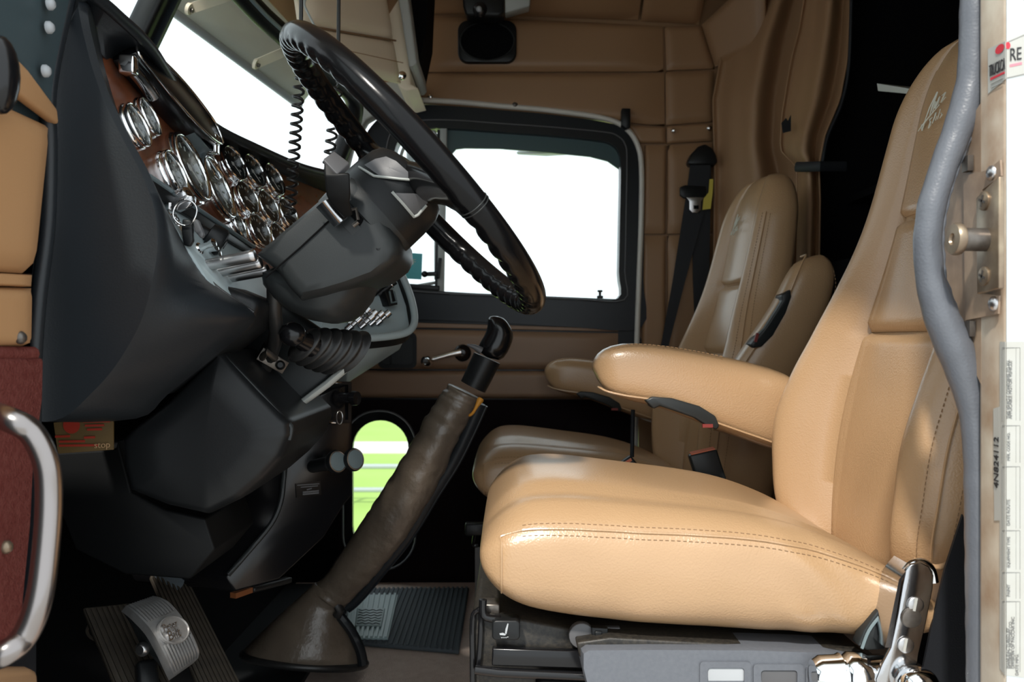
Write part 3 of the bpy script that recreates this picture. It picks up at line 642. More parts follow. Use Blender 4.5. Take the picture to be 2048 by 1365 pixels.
for x, y, Y in ((398, 508, 1.19), (405, 518, 1.24), (392, 500, 1.15), (410, 512, 1.28)):
    MB().lathe([(0.008, 0), (0.008, 0.006), (0.005, 0.008), (0.004, 0.02), (0.006, 0.028), (0.0, 0.03)], P(x, y, Y), (0.9, -0.25, 0.3), 14).build('toggle_switch', 'chrome', da)
kb = MB().lathe([(0.010, 0), (0.010, 0.012), (0.019, 0.014), (0.020, 0.020), (0.020, 0.032), (0.017, 0.036), (0.0, 0.037)], P(398, 462, 1.20), (0.8, 0.25, -0.45), 22).build('headlight_knob', 'black', da, smooth=40)
MB().lathe([(0.006, 0.0375), (0.006, 0.039)], P(398, 462, 1.20), (0.8, 0.25, -0.45), 12).build('knob_cap', 'mid_grey', kb)
MB().lathe([(0.014, 0), (0.014, 0.02), (0.010, 0.024), (0.0, 0.025)], P(352, 405, 1.15), (0.85, -0.2, 0.35), 18).build('ignition_barrel', 'wornchrome', da)
# keys on a ring in the ignition
ks = thing('key_ring', P(372, 470, 1.10), 'key and split ring with black fobs hanging from the dash ignition', 'keys')
kx = [P(340 + dx, 408 + dy, 1.10) for dx, dy in ((0, 6), (14, -8), (30, -18), (44, -16), (44, -4), (34, 8), (16, 14))]
MB().prism(kx, (0.0, 0.004, 0)).build('key_bow', 'wornchrome', ks, bevel=0.001)
MB().bar(P(340, 412, 1.102), P(326, 418, 1.13), 0.008, 0.003, (0, 1, 0)).build('key_shank', 'steel', ks)
c = P(370, 425, 1.095); rr = 0.0145
MB().tube([c + Vector((math.cos(a)*rr, 0.002*math.sin(3*a), math.sin(a)*rr*1.1)) for a in [2*math.pi*k/28 for k in range(28)]], 0.0011, 8, closed=True).build('split_ring', 'chrome', ks)
MB().prism([P(x, y, 1.10) for x, y in ((364, 438), (383, 440), (386, 482), (378, 494), (366, 490), (362, 460))], (0, 0.008, 0)).build('black_fob', 'black', ks, bevel=0.002)
MB().prism([P(x, y, 1.105) for x, y in ((384, 436), (396, 440), (408, 470), (402, 478), (388, 462))], (0, 0.008, 0)).build('grey_fob', 'mid_grey', ks, bevel=0.002)
for k, (x, y) in enumerate(((345, 428), (350, 436), (354, 444))):
    c = P(x, y, 1.105); MB().tube([c + Vector((math.cos(a)*0.005, math.sin(a)*0.003, math.sin(a)*0.003 - 0.004*math.cos(a))) for a in [2*math.pi*q/14 for q in range(14)]], 0.0009, 6, closed=True).build('chain_link', 'chrome', ks)
MB().prism([P(x, y, 1.12) for x, y in ((345, 440), (360, 442), (372, 492), (362, 500), (350, 470))], (0, 0.003, 0)).build('brass_key', 'brass_plate', ks, bevel=0.0008)
# ---- lower dash
lm = [(505, 592), (575, 610), (640, 655), (704, 690), (690, 735), (655, 768), (604, 806), (562, 852), (500, 790), (434, 702), (470, 640)]
MB().prism([P(x, y, 1.36) for x, y in lm], (-0.02, 0.10, 0)).build('column_panel', 'grey_plastic', da, bevel=0.012, seg=3)
MB().tube([P(690, 738, 1.352), P(655, 768, 1.352), P(604, 806, 1.352), P(580, 828, 1.352), P(562, 850, 1.352)], [0.009, 0.009, 0.008, 0.008, 0.007], 8, squash=(1, 0.7)).build('column_panel_edge', 'trim_light', da)
kn = [(436, 698), (470, 735), (520, 788), (578, 846), (580, 872), (562, 915), (520, 962), (470, 1005), (410, 1034), (330, 1016), (252, 985), (238, 930), (236, 882), (256, 862), (330, 803), (390, 745)]
k0 = [P(lerp(a[0], b[0], f/6), lerp(a[1], b[1], f/6), 1.18) for a, b in zip(kn, kn[1:] + kn[:1]) for f in range(6)]
cen = sum(k0, Vector()) / len(k0)
rings = [[cen.lerp(p, 0.02) + Vector((0, -0.004, 0)) for p in k0], [cen.lerp(p, 0.5) + Vector((0, -0.003, 0)) for p in k0], [cen.lerp(p, 0.88) + Vector((0, 0.0, 0)) for p in k0], [cen.lerp(p, 0.95) + Vector((0, 0.005, 0)) for p in k0], [cen.lerp(p, 0.985) + Vector((0, 0.014, 0)) for p in k0], [p + Vector((0, 0.03, 0)) for p in k0], [p + Vector((0, 0.07, 0)) for p in k0], [cen.lerp(p, 0.95) + Vector((0, 0.30, 0)) for p in k0]]
MB().loft(rings).build('knee_panel', 'black', da, smooth=50)
MB().tube(spline([P(x, y, 1.195) for x, y in ((434, 700), (470, 736), (520, 788), (574, 846), (582, 858), (578, 880))], 4), 0.004, 8).build('knee_panel_highlight', 'grey_plastic', da)  # lighter tube added to paint in the pale highlight on the panel edge
lo = [(235, 880), (262, 985), (330, 1020), (410, 1038), (430, 1100), (380, 1160), (250, 1150), (150, 1100), (110, 1000), (100, 908), (230, 900)]
MB().prism([P(x, y, 1.32) for x, y in lo], (0, 0.2, 0)).build('under_dash', 'black_dim', da, bevel=0.02)
MB().prism([P(x, y, 1.17) for x, y in ((66, 832), (335, 788), (420, 720), (500, 655), (520, 600), (420, 560), (340, 480), (120, 480))], (0.0, 0.10, 0)).build('dash_shell', 'black', da, bevel=0.01)
# ---- centre console, below and right of the column
cb = [(572, 852), (640, 790), (706, 762), (706, 992), (690, 1010), (650, 1075), (560, 1160), (470, 1185), (452, 1155), (490, 1112), (540, 1052), (562, 1000), (570, 930)]
def CP(px, py, off=0.0):                  # face of the console, turned towards the driver
    o_ = P(575, 900, 1.62); n_ = Vector((0.55, -0.83, 0.08)).normalized(); return ray_plane(px, py, o_, n_) + n_*off
MB().prism([CP(x, y) for x, y in cb], (-0.20, 0.06, 0)).build('console_face', 'gloss_black', da, bevel=0.004)
MB().tube(spline([CP(x, y, 0.003) for x, y in ((574, 852), (572, 900), (566, 960), (560, 1005), (540, 1050), (490, 1110), (455, 1150))], 4), 0.005, 8).build('console_edge', 'grey_plastic', da)
hc = MB().ringprism([CP(x, y, 0.006) for x, y in ((612, 764), (700, 764), (700, 846), (612, 846))], [CP(x, y, 0.006) for x, y in ((617, 770), (694, 770), (694, 840), (617, 840))], (0, 0.004, 0)).build('heater_control', 'gloss_black', da)
MB().tube([CP(614, 798, 0.008), CP(612, 843, 0.008)], 0.0022, 6).tube([CP(612, 843, 0.008), CP(668, 846, 0.008)], 0.0014, 6).tube([CP(646, 764, 0.008), CP(680, 767, 0.008)], 0.002, 6).build('chrome_line', 'chrome', hc)
MB().lathe([(0.016, 0), (0.016, 0.004), (0.011, 0.006), (0.010, 0.030), (0.014, 0.034), (0.013, 0.044), (0.0, 0.045)], CP(676, 796, 0.0), (0.9, -0.42, 0.0), 20).build('heater_knob', 'gloss_black', hc)
MB().tube([CP(676 + 6*math.cos(a), 836 + 13*math.sin(a), 0.008) for a in [2*math.pi*k/20 for k in range(20)]], 0.0009, 6, closed=True).build('outlet_ring', 'steel', hc)
for x, y in ((645, 922), (679, 918)):
    e = CP(x, y, 0.065); dr = Vector((0.72, -0.62, 0.20)).normalized()
    pv = MB().lathe([(0.012, -0.075), (0.013, -0.02), (0.015, -0.010), (0.0205, -0.004), (0.0215, 0.002), (0.020, 0.006), (0.0, 0.0062)], e, dr, 26).build('air_valve_knob', 'black', da, smooth=40)
    MB().lathe([(0.0, 0.0064), (0.0165, 0.0066), (0.017, 0.0064)], e, dr, 26, cap=False).build('knob_face', 'slate', pv)
    MB().tube([e + dr*0.0062 + (dr.orthogonal().normalized()*math.cos(a) + dr.cross(dr.orthogonal().normalized())*math.sin(a))*0.0185 for a in [2*math.pi*k/24 for k in range(24)]], 0.0010, 6, closed=True).build('knob_rim', 'steel', pv)
plx = MB().prism([CP(x, y, 0.003) for x, y in ((590, 968), (640, 962), (642, 990), (592, 996))], (0, 0.002, 0)).build('instruction_plate', 'gloss_black', da)
for k, (x0, x1, y) in enumerate(((593, 637, 971), (600, 634, 975), (612, 622, 980), (604, 636, 985), (604, 636, 989))):
    MB().bar(CP(x0, y, 0.004), CP(x1, y - 3, 0.004), 0.0012, 0.002 if k < 3 else 0.003, (0, 0, 1)).build('print_line', 'mid_grey', plx)
# ---- switch tray at the right of the console
def TP(px, py, off=0.0):
    o_ = P(760, 640, 1.78); n_ = Vector((0.45, -0.55, 0.70)).normalized(); return ray_plane(px, py, o_, n_) + n_*off
MB().prism([TP(x, y) for x, y in ((640, 700), (648, 600), (720, 500), (768, 520), (796, 566), (812, 612), (818, 650), (806, 676), (700, 690))], (-0.05, 0.03, 0)).build('tray_floor', 'tray_blue', da)
rim = spline([TP(x, y, 0.022) for x, y in ((640, 712), (690, 694), (740, 692), (792, 685), (814, 674), (821, 652), (814, 612), (798, 570), (780, 532), (766, 512), (740, 480))], 5)
MB().tube(rim, 0.0075, 10).build('tray_rim', 'tray_blue', da)
wal = MB(); low_ = [p - Vector((0.45, -0.55, 0.70)).normalized()*0.03 for p in rim]
wal.loft([[a, b, b + Vector((0.004, 0.006, 0)), a + Vector((0.004, 0.006, 0))] for a, b in zip(rim, low_)]); wal.build('tray_wall', 'black', da)
# underside of the tray
MB().prism([P(690, 700, 1.70), P(818, 664, 1.86), P(800, 700, 1.90), P(744, 735, 1.92), P(694, 768, 1.78), P(696, 735, 1.72), P(680, 722, 1.70)], (-0.06, 0.05, 0.01)).build('tray_underside', 'tray_blue', da, bevel=0.003)
for k, (x, y) in enumerate(((742, 585), (755, 583), (767, 583), (779, 584))):
    a = TP(x - 22, y + 6, 0.0); b = TP(x, y, 0.03)
    t = MB().tube([a, a.lerp(b, 0.7), b], [0.008, 0.006, 0.0075], 12).build('toggle_switch', 'black', da)
    c = a.lerp(b, 0.75); dd = (b-a).normalized(); MB().lathe([(0.0095, -0.001), (0.0095, 0.001)], c, dd, 14).build('toggle_collar', 'chrome', t)
for k, (x, y) in enumerate(((716, 642), (730, 636), (744, 642), (757, 644), (770, 643), (712, 655), (738, 650))):
    a = TP(x - 18, y + 6, 0.0); b = TP(x, y, 0.026)
    t = MB().tube([a, a.lerp(b, 0.35), a.lerp(b, 0.4), a.lerp(b, 0.65), a.lerp(b, 0.7), b], [0.008, 0.008, 0.005, 0.005, 0.008, 0.007], 12).build('toggle_switch', 'wornchrome', da)
MB().prism([TP(x, y, 0.018) for x, y in ((764, 596), (780, 592), (790, 622), (774, 626))], (-0.02, 0.02, 0)).build('rocker_switch', 'black', da, bevel=0.002)
MB().tube([TP(x, y, 0.020) for x, y in ((772, 598), (776, 620), (786, 618), (781, 598))], 0.0022, 6).build('rocker_outline', 'slate', da)
MB().prism([TP(x, y, 0.02) for x, y in ((742, 552), (776, 560), (778, 570), (744, 562))], (-0.02, 0.02, 0)).build('rocker_switch', 'slate', da, bevel=0.002)
# bellows lever (trailer brake) on the column panel
bl = MB(); ax0, ax1 = P(590, 700 - 18, 1.30), P(668, 704, 1.345)
be = thing('brake_lever', P(640, 740, 1.32), 'black ball-ended lever in a ribbed rubber bellows below the steering column', 'lever')
ends0 = [(600, 690, 26), (608, 691, 42), (616, 692, 33), (626, 694, 48), (634, 696, 37), (644, 698, 52), (652, 700, 41), (662, 702, 55), (670, 704, 44), (680, 705, 57), (688, 706, 48), (698, 707, 58)]
ends = []
for (xa, ya, ra), (xb, yb, rb) in zip(ends0, ends0[1:]):
    for q in range(4):
        f = q/4; g = 0.5 - 0.5*math.cos(math.pi*f); ends.append((lerp(xa, xb, f), lerp(ya, yb, f), lerp(ra, rb, g)))
ends.append(ends0[-1])
d_ = (P(688, 707, 1.36) - P(598, 690, 1.29)).normalized(); tl = Vector((0.55, 0.25, -0.45))
pr = []
for k, (x, y, r) in enumerate(ends):
    f = k / (len(ends) - 1); c = P(x, y, lerp(1.29, 1.36, f)); rr = r * 1.3 / F
    u = Vector((0.22, 0, 0.975)); u.normalize(); v = d_.cross(u).normalized()
    u2 = Vector((-0.60, 0.0, -0.80)).normalized()
    pr.append([c + (u2*math.cos(2*math.pi*q/28) + v*math.sin(2*math.pi*q/28)*0.8)*rr for q in range(28)])
MB().loft(pr).build('bellows', 'rubber', be, smooth=80)
MB().tube([P(575, 668, 1.255), P(600, 680, 1.28), P(625, 692, 1.30)], [0.010, 0.013, 0.018], 14).build('lever_stem', 'gloss_black', be)
MB().sphere(P(585, 669, 1.262), 0.0175, (1.1, 1, 1), 20).build('lever_ball', 'gloss_black', be)
# hose with clamp running down the column panel
ho = thing('air_hose', P(545, 800, 1.32), 'black hose clipped to the panel under the steering column', 'hose')
MB().tube(spline([P(x, y, Y) for x, y, Y in ((548, 560, 1.22), (549, 620, 1.24), (552, 665, 1.27), (545, 700, 1.30), (528, 740, 1.32), (508, 785, 1.335), (495, 820, 1.345))], 6), 0.0105, 12).build('hose', 'rubber', ho)
MB().tube(spline([P(x, y, Y) for x, y, Y in ((541, 690, 1.335), (522, 720, 1.345), (500, 755, 1.35), (486, 780, 1.355))], 6), 0.010, 12).build('hose_tail', 'rubber', ho)
MB().bar(P(519, 707, 1.295), P(571, 737, 1.318), 0.020, 0.004, (0.3, -1, 0)).tube([P(523, 716, 1.30), P(535, 705, 1.278), P(550, 718, 1.30)], 0.006, 8).build('clamp', 'grease_steel', ho, bevel=0.001)
MB().lathe([(0.007, 0), (0.007, 0.003), (0.004, 0.006), (0.0, 0.006)], P(561, 731, 1.31), (0.2, -1, 0.1), 14).build('clamp_screw', 'black', ho)
# warning card under the dash
wc = MB().prism([P(x, y, 1.155) for x, y in ((107, 846), (226, 838), (226, 900), (116, 908))], (0, 0.003, 0)).build('warning_card', 'label_card')
tag(wc, 'worn brown card with red print hanging under the left end of the dash', 'card')
MB().lathe([(0.0, 0.0), (0.011, 0.0)], P(143, 851, 1.1535), (0, -1, 0), 24, cap=False).build('red_disc', 'label_red', wc)
for x0, x1, y in ((166, 220, 844), (170, 208, 852), (174, 204, 860), (168, 190, 876), (118, 170, 884), (118, 196, 892), (110, 140, 874)):
    MB().bar(P(x0, y, 1.1535), P(x1, y - 1, 1.1535), 0.0006, 0.0028).build('print_line', 'label_red', wc)
text_mesh('print_word', 'stop', P(188, 897, 1.153), (1, 0, 0.05), (0, 0, 1), 0.012, 'stitch', wc)

# ================================================================== STEERING COLUMN AND WHEEL
sc_ = thing('steering_column', P(640, 600, 1.26), 'black plastic steering column shroud with indicator lever', 'steering column')
sh = [(502, 508), (560, 458), (640, 390), (700, 346), (716, 352), (750, 398), (798, 478), (800, 502), (788, 524), (752, 552), (690, 575), (640, 590), (594, 600), (570, 575), (545, 540)]
s0 = [P(x, y, 1.15) for x, y in sh]; cen = sum(s0, Vector()) / len(s0)
def off(ps, c, f, dy): return [c.lerp(p, f) + Vector((0, dy, 0)) for p in ps]
rings = [off(s0, cen, 0.01, 0.0), off(s0, cen, 0.72, 0.0), off(s0, cen, 0.86, 0.002), off(s0, cen, 0.95, 0.010), off(s0, cen, 0.99, 0.024), off(s0, cen, 1.0, 0.05), off(s0, cen, 1.0, 0.15), off(s0, cen, 0.95, 0.19), off(s0, cen, 0.01, 0.2)]
MB().loft(rings).build('shroud', 'grey_plastic', sc_, smooth=40)
MB().tube([P(531, 556, 1.1495), P(600, 496, 1.1485), P(660, 440, 1.1485)], 0.0012, 6).build('shroud_seam', 'black_matte', sc_)
be_ = [(506, 540), (560, 520), (660, 500), (742, 470), (740, 520), (734, 560), (720, 596), (700, 622), (676, 640), (642, 646), (606, 640), (566, 622), (532, 596), (510, 566)]
b0 = [P(x, y, 1.20) for x, y in be_]; cen = sum(b0, Vector()) / len(b0)
rings = [off(b0, cen, 0.01, -0.02), off(b0, cen, 0.6, -0.016), off(b0, cen, 0.85, 0.0), off(b0, cen, 0.97, 0.03), off(b0, cen, 1.0, 0.07), off(b0, cen, 0.98, 0.12), off(b0, cen, 0.85, 0.16), off(b0, cen, 0.01, 0.17)]
MB().loft(rings).build('lower_bell', 'grey_plastic', sc_, smooth=50)
MB().lathe([(0.0045, 0), (0.0045, 0.001), (0.003, 0.002), (0.0, 0.002)], P(757, 497, 1.152), (0, -1, 0.1), 14).build('shroud_screw', 'black', sc_)
# indicator lever with chrome clamp and oval cut-out
ov = [(712 + 15*math.cos(a) - 6*math.sin(a), 436 + 20*math.sin(a) + 4*math.cos(a)) for a in [2*math.pi*k/20 for k in range(20)]]
MB().prism([P(x, y, 1.1495) for x, y in ov], (0, 0.002, 0)).build('lever_slot', 'black_matte', sc_)
lv = MB().loft([[P(x, y, 1.12) for x, y in r] + [P(x, y, 1.165) for x, y in r[::-1]] for r in (
    [(648, 334), (674, 350)], [(650, 372), (678, 384)], [(655, 392), (684, 400)], [(662, 412), (698, 414)], [(690, 440), (708, 436)])]) if False else None
lh = MB()
def lr(pts, Y0, Y1): return [P(pts[0][0], pts[0][1], Y0), P(pts[1][0], pts[1][1], Y0), P(pts[1][0], pts[1][1], Y1), P(pts[0][0], pts[0][1], Y1)]
lh.loft([lr(((648, 322), (676, 346)), 1.085, 1.12), lr(((649, 352), (699, 346)), 1.08, 1.125), lr(((653, 390), (701, 388)), 1.09, 1.125), lr(((660, 406), (699, 404)), 1.10, 1.13), lr(((688, 436), (706, 430)), 1.12, 1.14)])
lh.build('indicator_lever', 'black_dim', sc_, bevel=0.003)
MB().prism([P(646, 318, 1.085), P(668, 302, 1.11), P(699, 325, 1.11), P(675, 348, 1.085)], (0, 0.0, -0.004)).prism([P(646, 318, 1.083), P(675, 348, 1.083), P(699, 326, 1.108), P(668, 302, 1.108)], (0.0, 0.004, -0.006)).build('lever_tip', 'mid_grey', sc_, bevel=0.0015)
cl = spline([P(632, 415, 1.130), P(648, 402, 1.122), P(664, 396, 1.128)], 4); cl2 = spline([P(668, 454, 1.130), P(682, 444, 1.122), P(694, 434, 1.128)], 4)
MB().loft([[a, b, b + Vector((0, 0.006, 0)), a + Vector((0, 0.006, 0))] for a, b in zip(cl, cl2)]).build('chrome_clamp', 'wornchrome', sc_)
MB().tube([P(664, 398, 1.135), P(690, 436, 1.135)], 0.004, 8).tube([P(688, 424, 1.136), P(712, 418, 1.136), P(716, 440, 1.138)], 0.0025, 8).tube([P(706, 452, 1.140), P(716, 444, 1.140)], 0.003, 8).build('lever_mechanism', 'grease_steel', sc_)

sw = thing('steering_wheel', Vector((-0.1339, 1.22, 0.226)), 'large black leather-wrapped steering wheel with finger grips', 'steering wheel')
WC = Vector((-0.1339, 1.22, 0.226)); WN = Vector((0.728, 0.0857, 0.6858)).normalized(); WR = 0.2343
e1 = WN.cross(Vector((0, 1, 0))).normalized(); e2 = WN.cross(e1)       # e1 along the slope, e2 across the cab
rings = []; NT = 288; NC = 20
for i in range(NT):
    t = 2*math.pi*i/NT; rad = e1*math.cos(t) + e2*math.sin(t); c = WC + rad*WR; r_ = []
    tooth = abs(math.sin(t*26)) ** 0.7
    sp_ = abs(math.sin(t))                       # grips fade out near the spokes
    amp = 0.0042 * smooth(1.0, 0.86, sp_)
    for k in range(NC):
        a = 2*math.pi*k/NC; d = rad*math.cos(a) + WN*math.sin(a)
        g = max(0.0, -math.cos(a)*0.55 - math.sin(a)*0.85)        # underside and inside
        r0 = 0.0185 - amp*(1 - tooth)*min(1, g*1.3) 
        r_.append(c + d*r0*(1.0 if abs(math.sin(a)) < 2 else 1))
    rings.append(r_)
rings.append(rings[0])
MB().loft(rings, cap=False).build('rim', 'wheel', sw, smooth=80)
# hub: column end, horn pad with inlaid grey plates
hb = P(752, 412, 1.235) ; hb = WC - WN*0.075
MB().lathe([(0.0, -0.045), (0.062, -0.045), (0.0635, -0.03), (0.060, -0.028), (0.060, -0.022), (0.066, -0.018), (0.067, 0.004)], hb, WN, 40, cap=False).build('hub_collar', 'grey_plastic', sw, smooth=35)
MB().lathe([(0.067, 0.004), (0.0665, 0.03), (0.064, 0.055), (0.058, 0.068), (0.045, 0.076), (0.0, 0.079)], hb, WN, 40, cap=False).build('horn_pad', 'black', sw, smooth=60)
def on_hub(px, py, r):
    d = P(px, py, 1.0); a = WN; o = -hb
    dp = d - a*d.dot(a); op = o - a*o.dot(a)
    A = dp.dot(dp); B = 2*dp.dot(op); C_ = op.dot(op) - r*r; q = B*B - 4*A*C_
    if q < 0: q = 0
    t = (-B - math.sqrt(q)) / (2*A); return d*t
def hubplate(poly, name, m, r=0.0675, sub_=10):
    cx = sum(p[0] for p in poly)/len(poly); cy = sum(p[1] for p in poly)/len(poly); mb = MB(); n = len(poly)
    rr = [[on_hub(lerp(cx, x, f), lerp(cy, y, f), r) for x, y in poly] for f in (0.02, 0.25, 0.5, 0.75, 0.92, 1.0)]
    rr.append([p - (p - hb - WN*((p-hb).dot(WN))).normalized()*0.004 for p in rr[-1]])
    mb.loft(rr, cap=False); return mb.build(name, m, sw, smooth=40)
def dense2(poly, n=5): return [(lerp(a[0], b[0], k/n), lerp(a[1], b[1], k/n)) for a, b in zip(poly, poly[1:] + poly[:1]) for k in range(n)]
q1 = [(728, 330), (750, 318), (772, 313), (792, 322), (812, 340), (832, 358), (790, 355), (758, 351)]
q2 = [(790, 386), (838, 388), (856, 406), (832, 430), (822, 425)]
hubplate(dense2(q1), 'horn_plate', 'mid_grey'); hubplate(dense2(q2), 'horn_plate', 'mid_grey')
MB().tube([on_hub(x, y, 0.0682) for x, y in dense2([(718, 334), (748, 352), (800, 358), (838, 361)])[:15]], 0.0018, 6).build('plate_trim', 'trim_light', sw)
MB().tube([on_hub(x, y, 0.0682) for x, y in dense2([(784, 384), (806, 408), (828, 434), (836, 430), (857, 406)])[:20]], 0.0020, 6).build('plate_trim', 'trim_light', sw)
# spokes to the rim
for sgn, nm in ((-1, 'spoke'), (1, 'spoke')):
    rim_p = WC + e2*sgn*WR*-1.0 if False else None
    tq = math.radians(27); ed = e1 if e1.x > 0 else -e1; en = (e2 if e2.y < 0 else -e2)
    tgt = WC - (en*math.cos(tq) + ed*math.sin(tq))*sgn*WR*0.985
    st_ = hb + WN*0.066
    dv = (tgt - st_)
    secs = []
    for f, wd, th in ((0.0, 0.034, 0.022), (0.3, 0.030, 0.020), (0.6, 0.025, 0.018), (0.85, 0.028, 0.018), (1.0, 0.044, 0.019)):
        c = st_ + dv*f + WN*0.02*math.sin(f*math.pi)*0.3
        wv = WN.cross(dv).normalized(); secs.append([c + wv*wd*math.cos(2*math.pi*k/16) + WN*th*math.sin(2*math.pi*k/16) for k in range(16)])
    MB().loft(secs).build('spoke', 'wheel', sw, smooth=70)
    for q in (0.16,):
        pass
# leather joint on the near rim
t = math.atan2((-1 if e2.y > 0 else 1)*1.0, 0.0)
for dt in (0.02, 0.035):
    tt = t; rad = en*math.cos(tq + dt*1.2) + ed*math.sin(tq + dt*1.2)
    tang = WN.cross(rad); c = WC + rad*WR
    MB().tube([c + (rad*math.cos(a) + WN*math.sin(a))*0.0187 for a in [2*math.pi*k/24 for k in range(24)]], 0.0008, 5, closed=True).build('wrap_seam', 'grey_plastic', sw)
# ================================================================== SEATS  (built in driver position, then copied)
YS = 1.31                                   # driver seat centre line
def xf(z): return sinterp(z, [(-0.32, 0.525), (-0.28, 0.53), (0.01, 0.583), (0.186, 0.618), (0.46, 0.668)])
def bw(z): return sinterp(z, [(-0.32, 0.205), (-0.26, 0.225), (-0.15, 0.245), (-0.05, 0.240), (0.02, 0.222), (0.08, 0.195), (0.14, 0.172), (0.20, 0.160), (0.30, 0.152), (0.46, 0.140)])
def bb(z): return sinterp(z, [(-0.32, 0.035), (-0.28, 0.062), (-0.20, 0.080), (-0.13, 0.086), (-0.06, 0.075), (0.01, 0.057), (0.10, 0.042), (0.19, 0.030), (0.30, 0.022), (0.46, 0.012)])
Z0, Z1 = -0.36, 0.462
def back_pt(z, s, side):                    # s in -1..1 across, side 0 front / 1 back
    k = 1.0
    if z > 0.34: k = math.sqrt(max(0.0, 1 - ((z - 0.34)/(Z1 - 0.34))**2))
    kb = 1.0
    if z < Z0 + 0.05: kb = math.sqrt(max(0.0, 1 - ((Z0 + 0.05 - z)/0.05)**2))
    kk = 0.35 + 0.65*k; w_ = bw(z) * (0.42 + 0.58*k) * (0.86 + 0.14*kb); th = (0.125 - 0.05*(z - Z0)/(Z1 - Z0))
    a = abs(s); e = 0.0
    if a > 0.72: e = 1 - math.sqrt(max(0.0, 1 - ((a - 0.72)/0.28)**2))
    x0 = xf(z)
    midx = x0 + th*0.5
    if side == 0:
        b = bb(z)
        x = x0 - b*smooth(0.42, 0.74, a) + (th*0.5 + b)*e - 0.010*(1 - (a/0.5)**2 if a < 0.5 else 0)
        for zc in (0.186, 0.012): 
            if a < 0.52: x += 0.012*math.exp(-((z - zc - 0.015*(a*a))/0.007)**2)
        x += 0.009*math.exp(-((a - 0.50)/0.016)**2)
    else: x = x0 + th - th*0.5*e
    x = midx + (x - midx)*(0.30 + 0.70*k if k < 1 else 1.0)*(0.3 + 0.7*kb)
    return Vector((x - s*w_*0.15, YS + s*w_, z))
NS, NZ = 56, 110
zz = [Z0 + (Z1 - Z0)*(0.5 - 0.5*math.cos(math.pi*(0.04 + 0.96*i/NZ)))*1.0 for i in range(NZ + 1)]
zz = [Z0 + 0.0008 + (Z1 - Z0 - 0.0012)*(i/NZ) for i in range(NZ + 1)]
ss = [-1 + 2*i/NS for i in range(NS + 1)]
def seat_label(o, l, g): tag(o, l, 'seat', g)
ds = thing('truck_seat', (0.30, YS, -0.40), 'sunlit tan leather driver seat with folded-down armrest, nearest the door', 'seat', 'the two tan cab seats')
def patch(s_lo, s_hi, z_lo, z_hi, lift=0.0, closed_side=True):
    mb = MB(); cols = [s for s in ss if s_lo - 1e-6 <= s <= s_hi + 1e-6]; rows = [z for z in zz if z_lo <= z <= z_hi]
    vs = [back_pt(z, s, 0) - Vector((lift, 0, 0)) for z in rows for s in cols]; n = len(cols)
    mb.add(vs, [(i*n+j, i*n+j+1, (i+1)*n+j+1, (i+1)*n+j) for i in range(len(rows)-1) for j in range(n-1)])
    return mb
body = MB()
rgs = [[back_pt(z, s, 0) for s in ss] + [back_pt(z, s, 1) for s in ss[::-1][1:-1]] for z in zz]
body.loft(rgs).build('backrest', 'leather', ds, smooth=75)
sc = 0.5
patch(-sc, sc, 0.186, 0.42, 0.0015).build('headrest_panel', 'leather', ds, smooth=75)
patch(-sc, sc, 0.012, 0.186, 0.0015).build('upper_back_panel', 'leather', ds, smooth=75)
patch(-sc, sc, -0.345, 0.012, 0.0015).build('lower_back_panel', 'leather', ds, smooth=75)
pp = [back_pt(z, -0.90, 0) - Vector((0.001, 0.001, 0)) for z in zz if -0.29 < z < 0.36]
MB().tube(pp, 0.0022, 6).build('piping', 'leather', ds)
mb = MB()
for s in (-0.86, -0.94): dashes(mb, [back_pt(z, s, 0) - Vector((0.0012, 0.0012, 0)) for z in zz if -0.29 < z < 0.36], 0.0042, 0.003, 0.0006)
mb.build('stitching', 'thread', ds)
# embroidered mark on the headrest
def emb(strokes, o, xd, yd, m, parent, name, r=0.0016, sc=1.0):
    mb = MB()
    for st in strokes: mb.tube([o + (xd*x + yd*y)*sc for x, y in st], [r*(0.5 if k in (0, len(st)-1) else 1) for k in range(len(st))], 6, squash=(1, 1))
    return mb.build(name, m, parent)
zc = 0.335; oE = back_pt(zc, 0.30, 0) - Vector((0.006, 0, 0)); xd = Vector((-0.02, -1, 0.0)).normalized(); yd = Vector((0.19, 0, 0.98)).normalized()
logo = [[(-0.008, -0.012), (0.004, -0.006), (0.016, -0.001), (0.05, 0.012)], [(0.0, -0.004), (0.006, -0.014), (0.010, -0.004)], [(0.008, -0.004), (0.018, 0.016), (0.034, 0.034), (0.027, 0.016), (0.023, 0.004)], [(0.030, 0.006), (0.036, 0.020), (0.038, 0.010), (0.046, 0.024), (0.046, 0.012)], [(0.052, 0.024), (0.062, 0.026), (0.054, 0.014), (0.066, 0.018)], [(0.034, -0.012), (0.028, -0.016), (0.031, -0.008), (0.027, -0.004), (0.034, -0.002)], [(0.038, -0.012), (0.044, 0.002), (0.041, -0.010)], [(0.047, -0.010), (0.049, -0.004)], [(0.053, -0.010), (0.056, 0.004)], [(0.060, -0.010), (0.066, -0.006), (0.061, -0.003)]]
emb(logo, oE, xd, yd, 'embroidery', ds, 'embroidered_mark', 0.0013, 1.05)
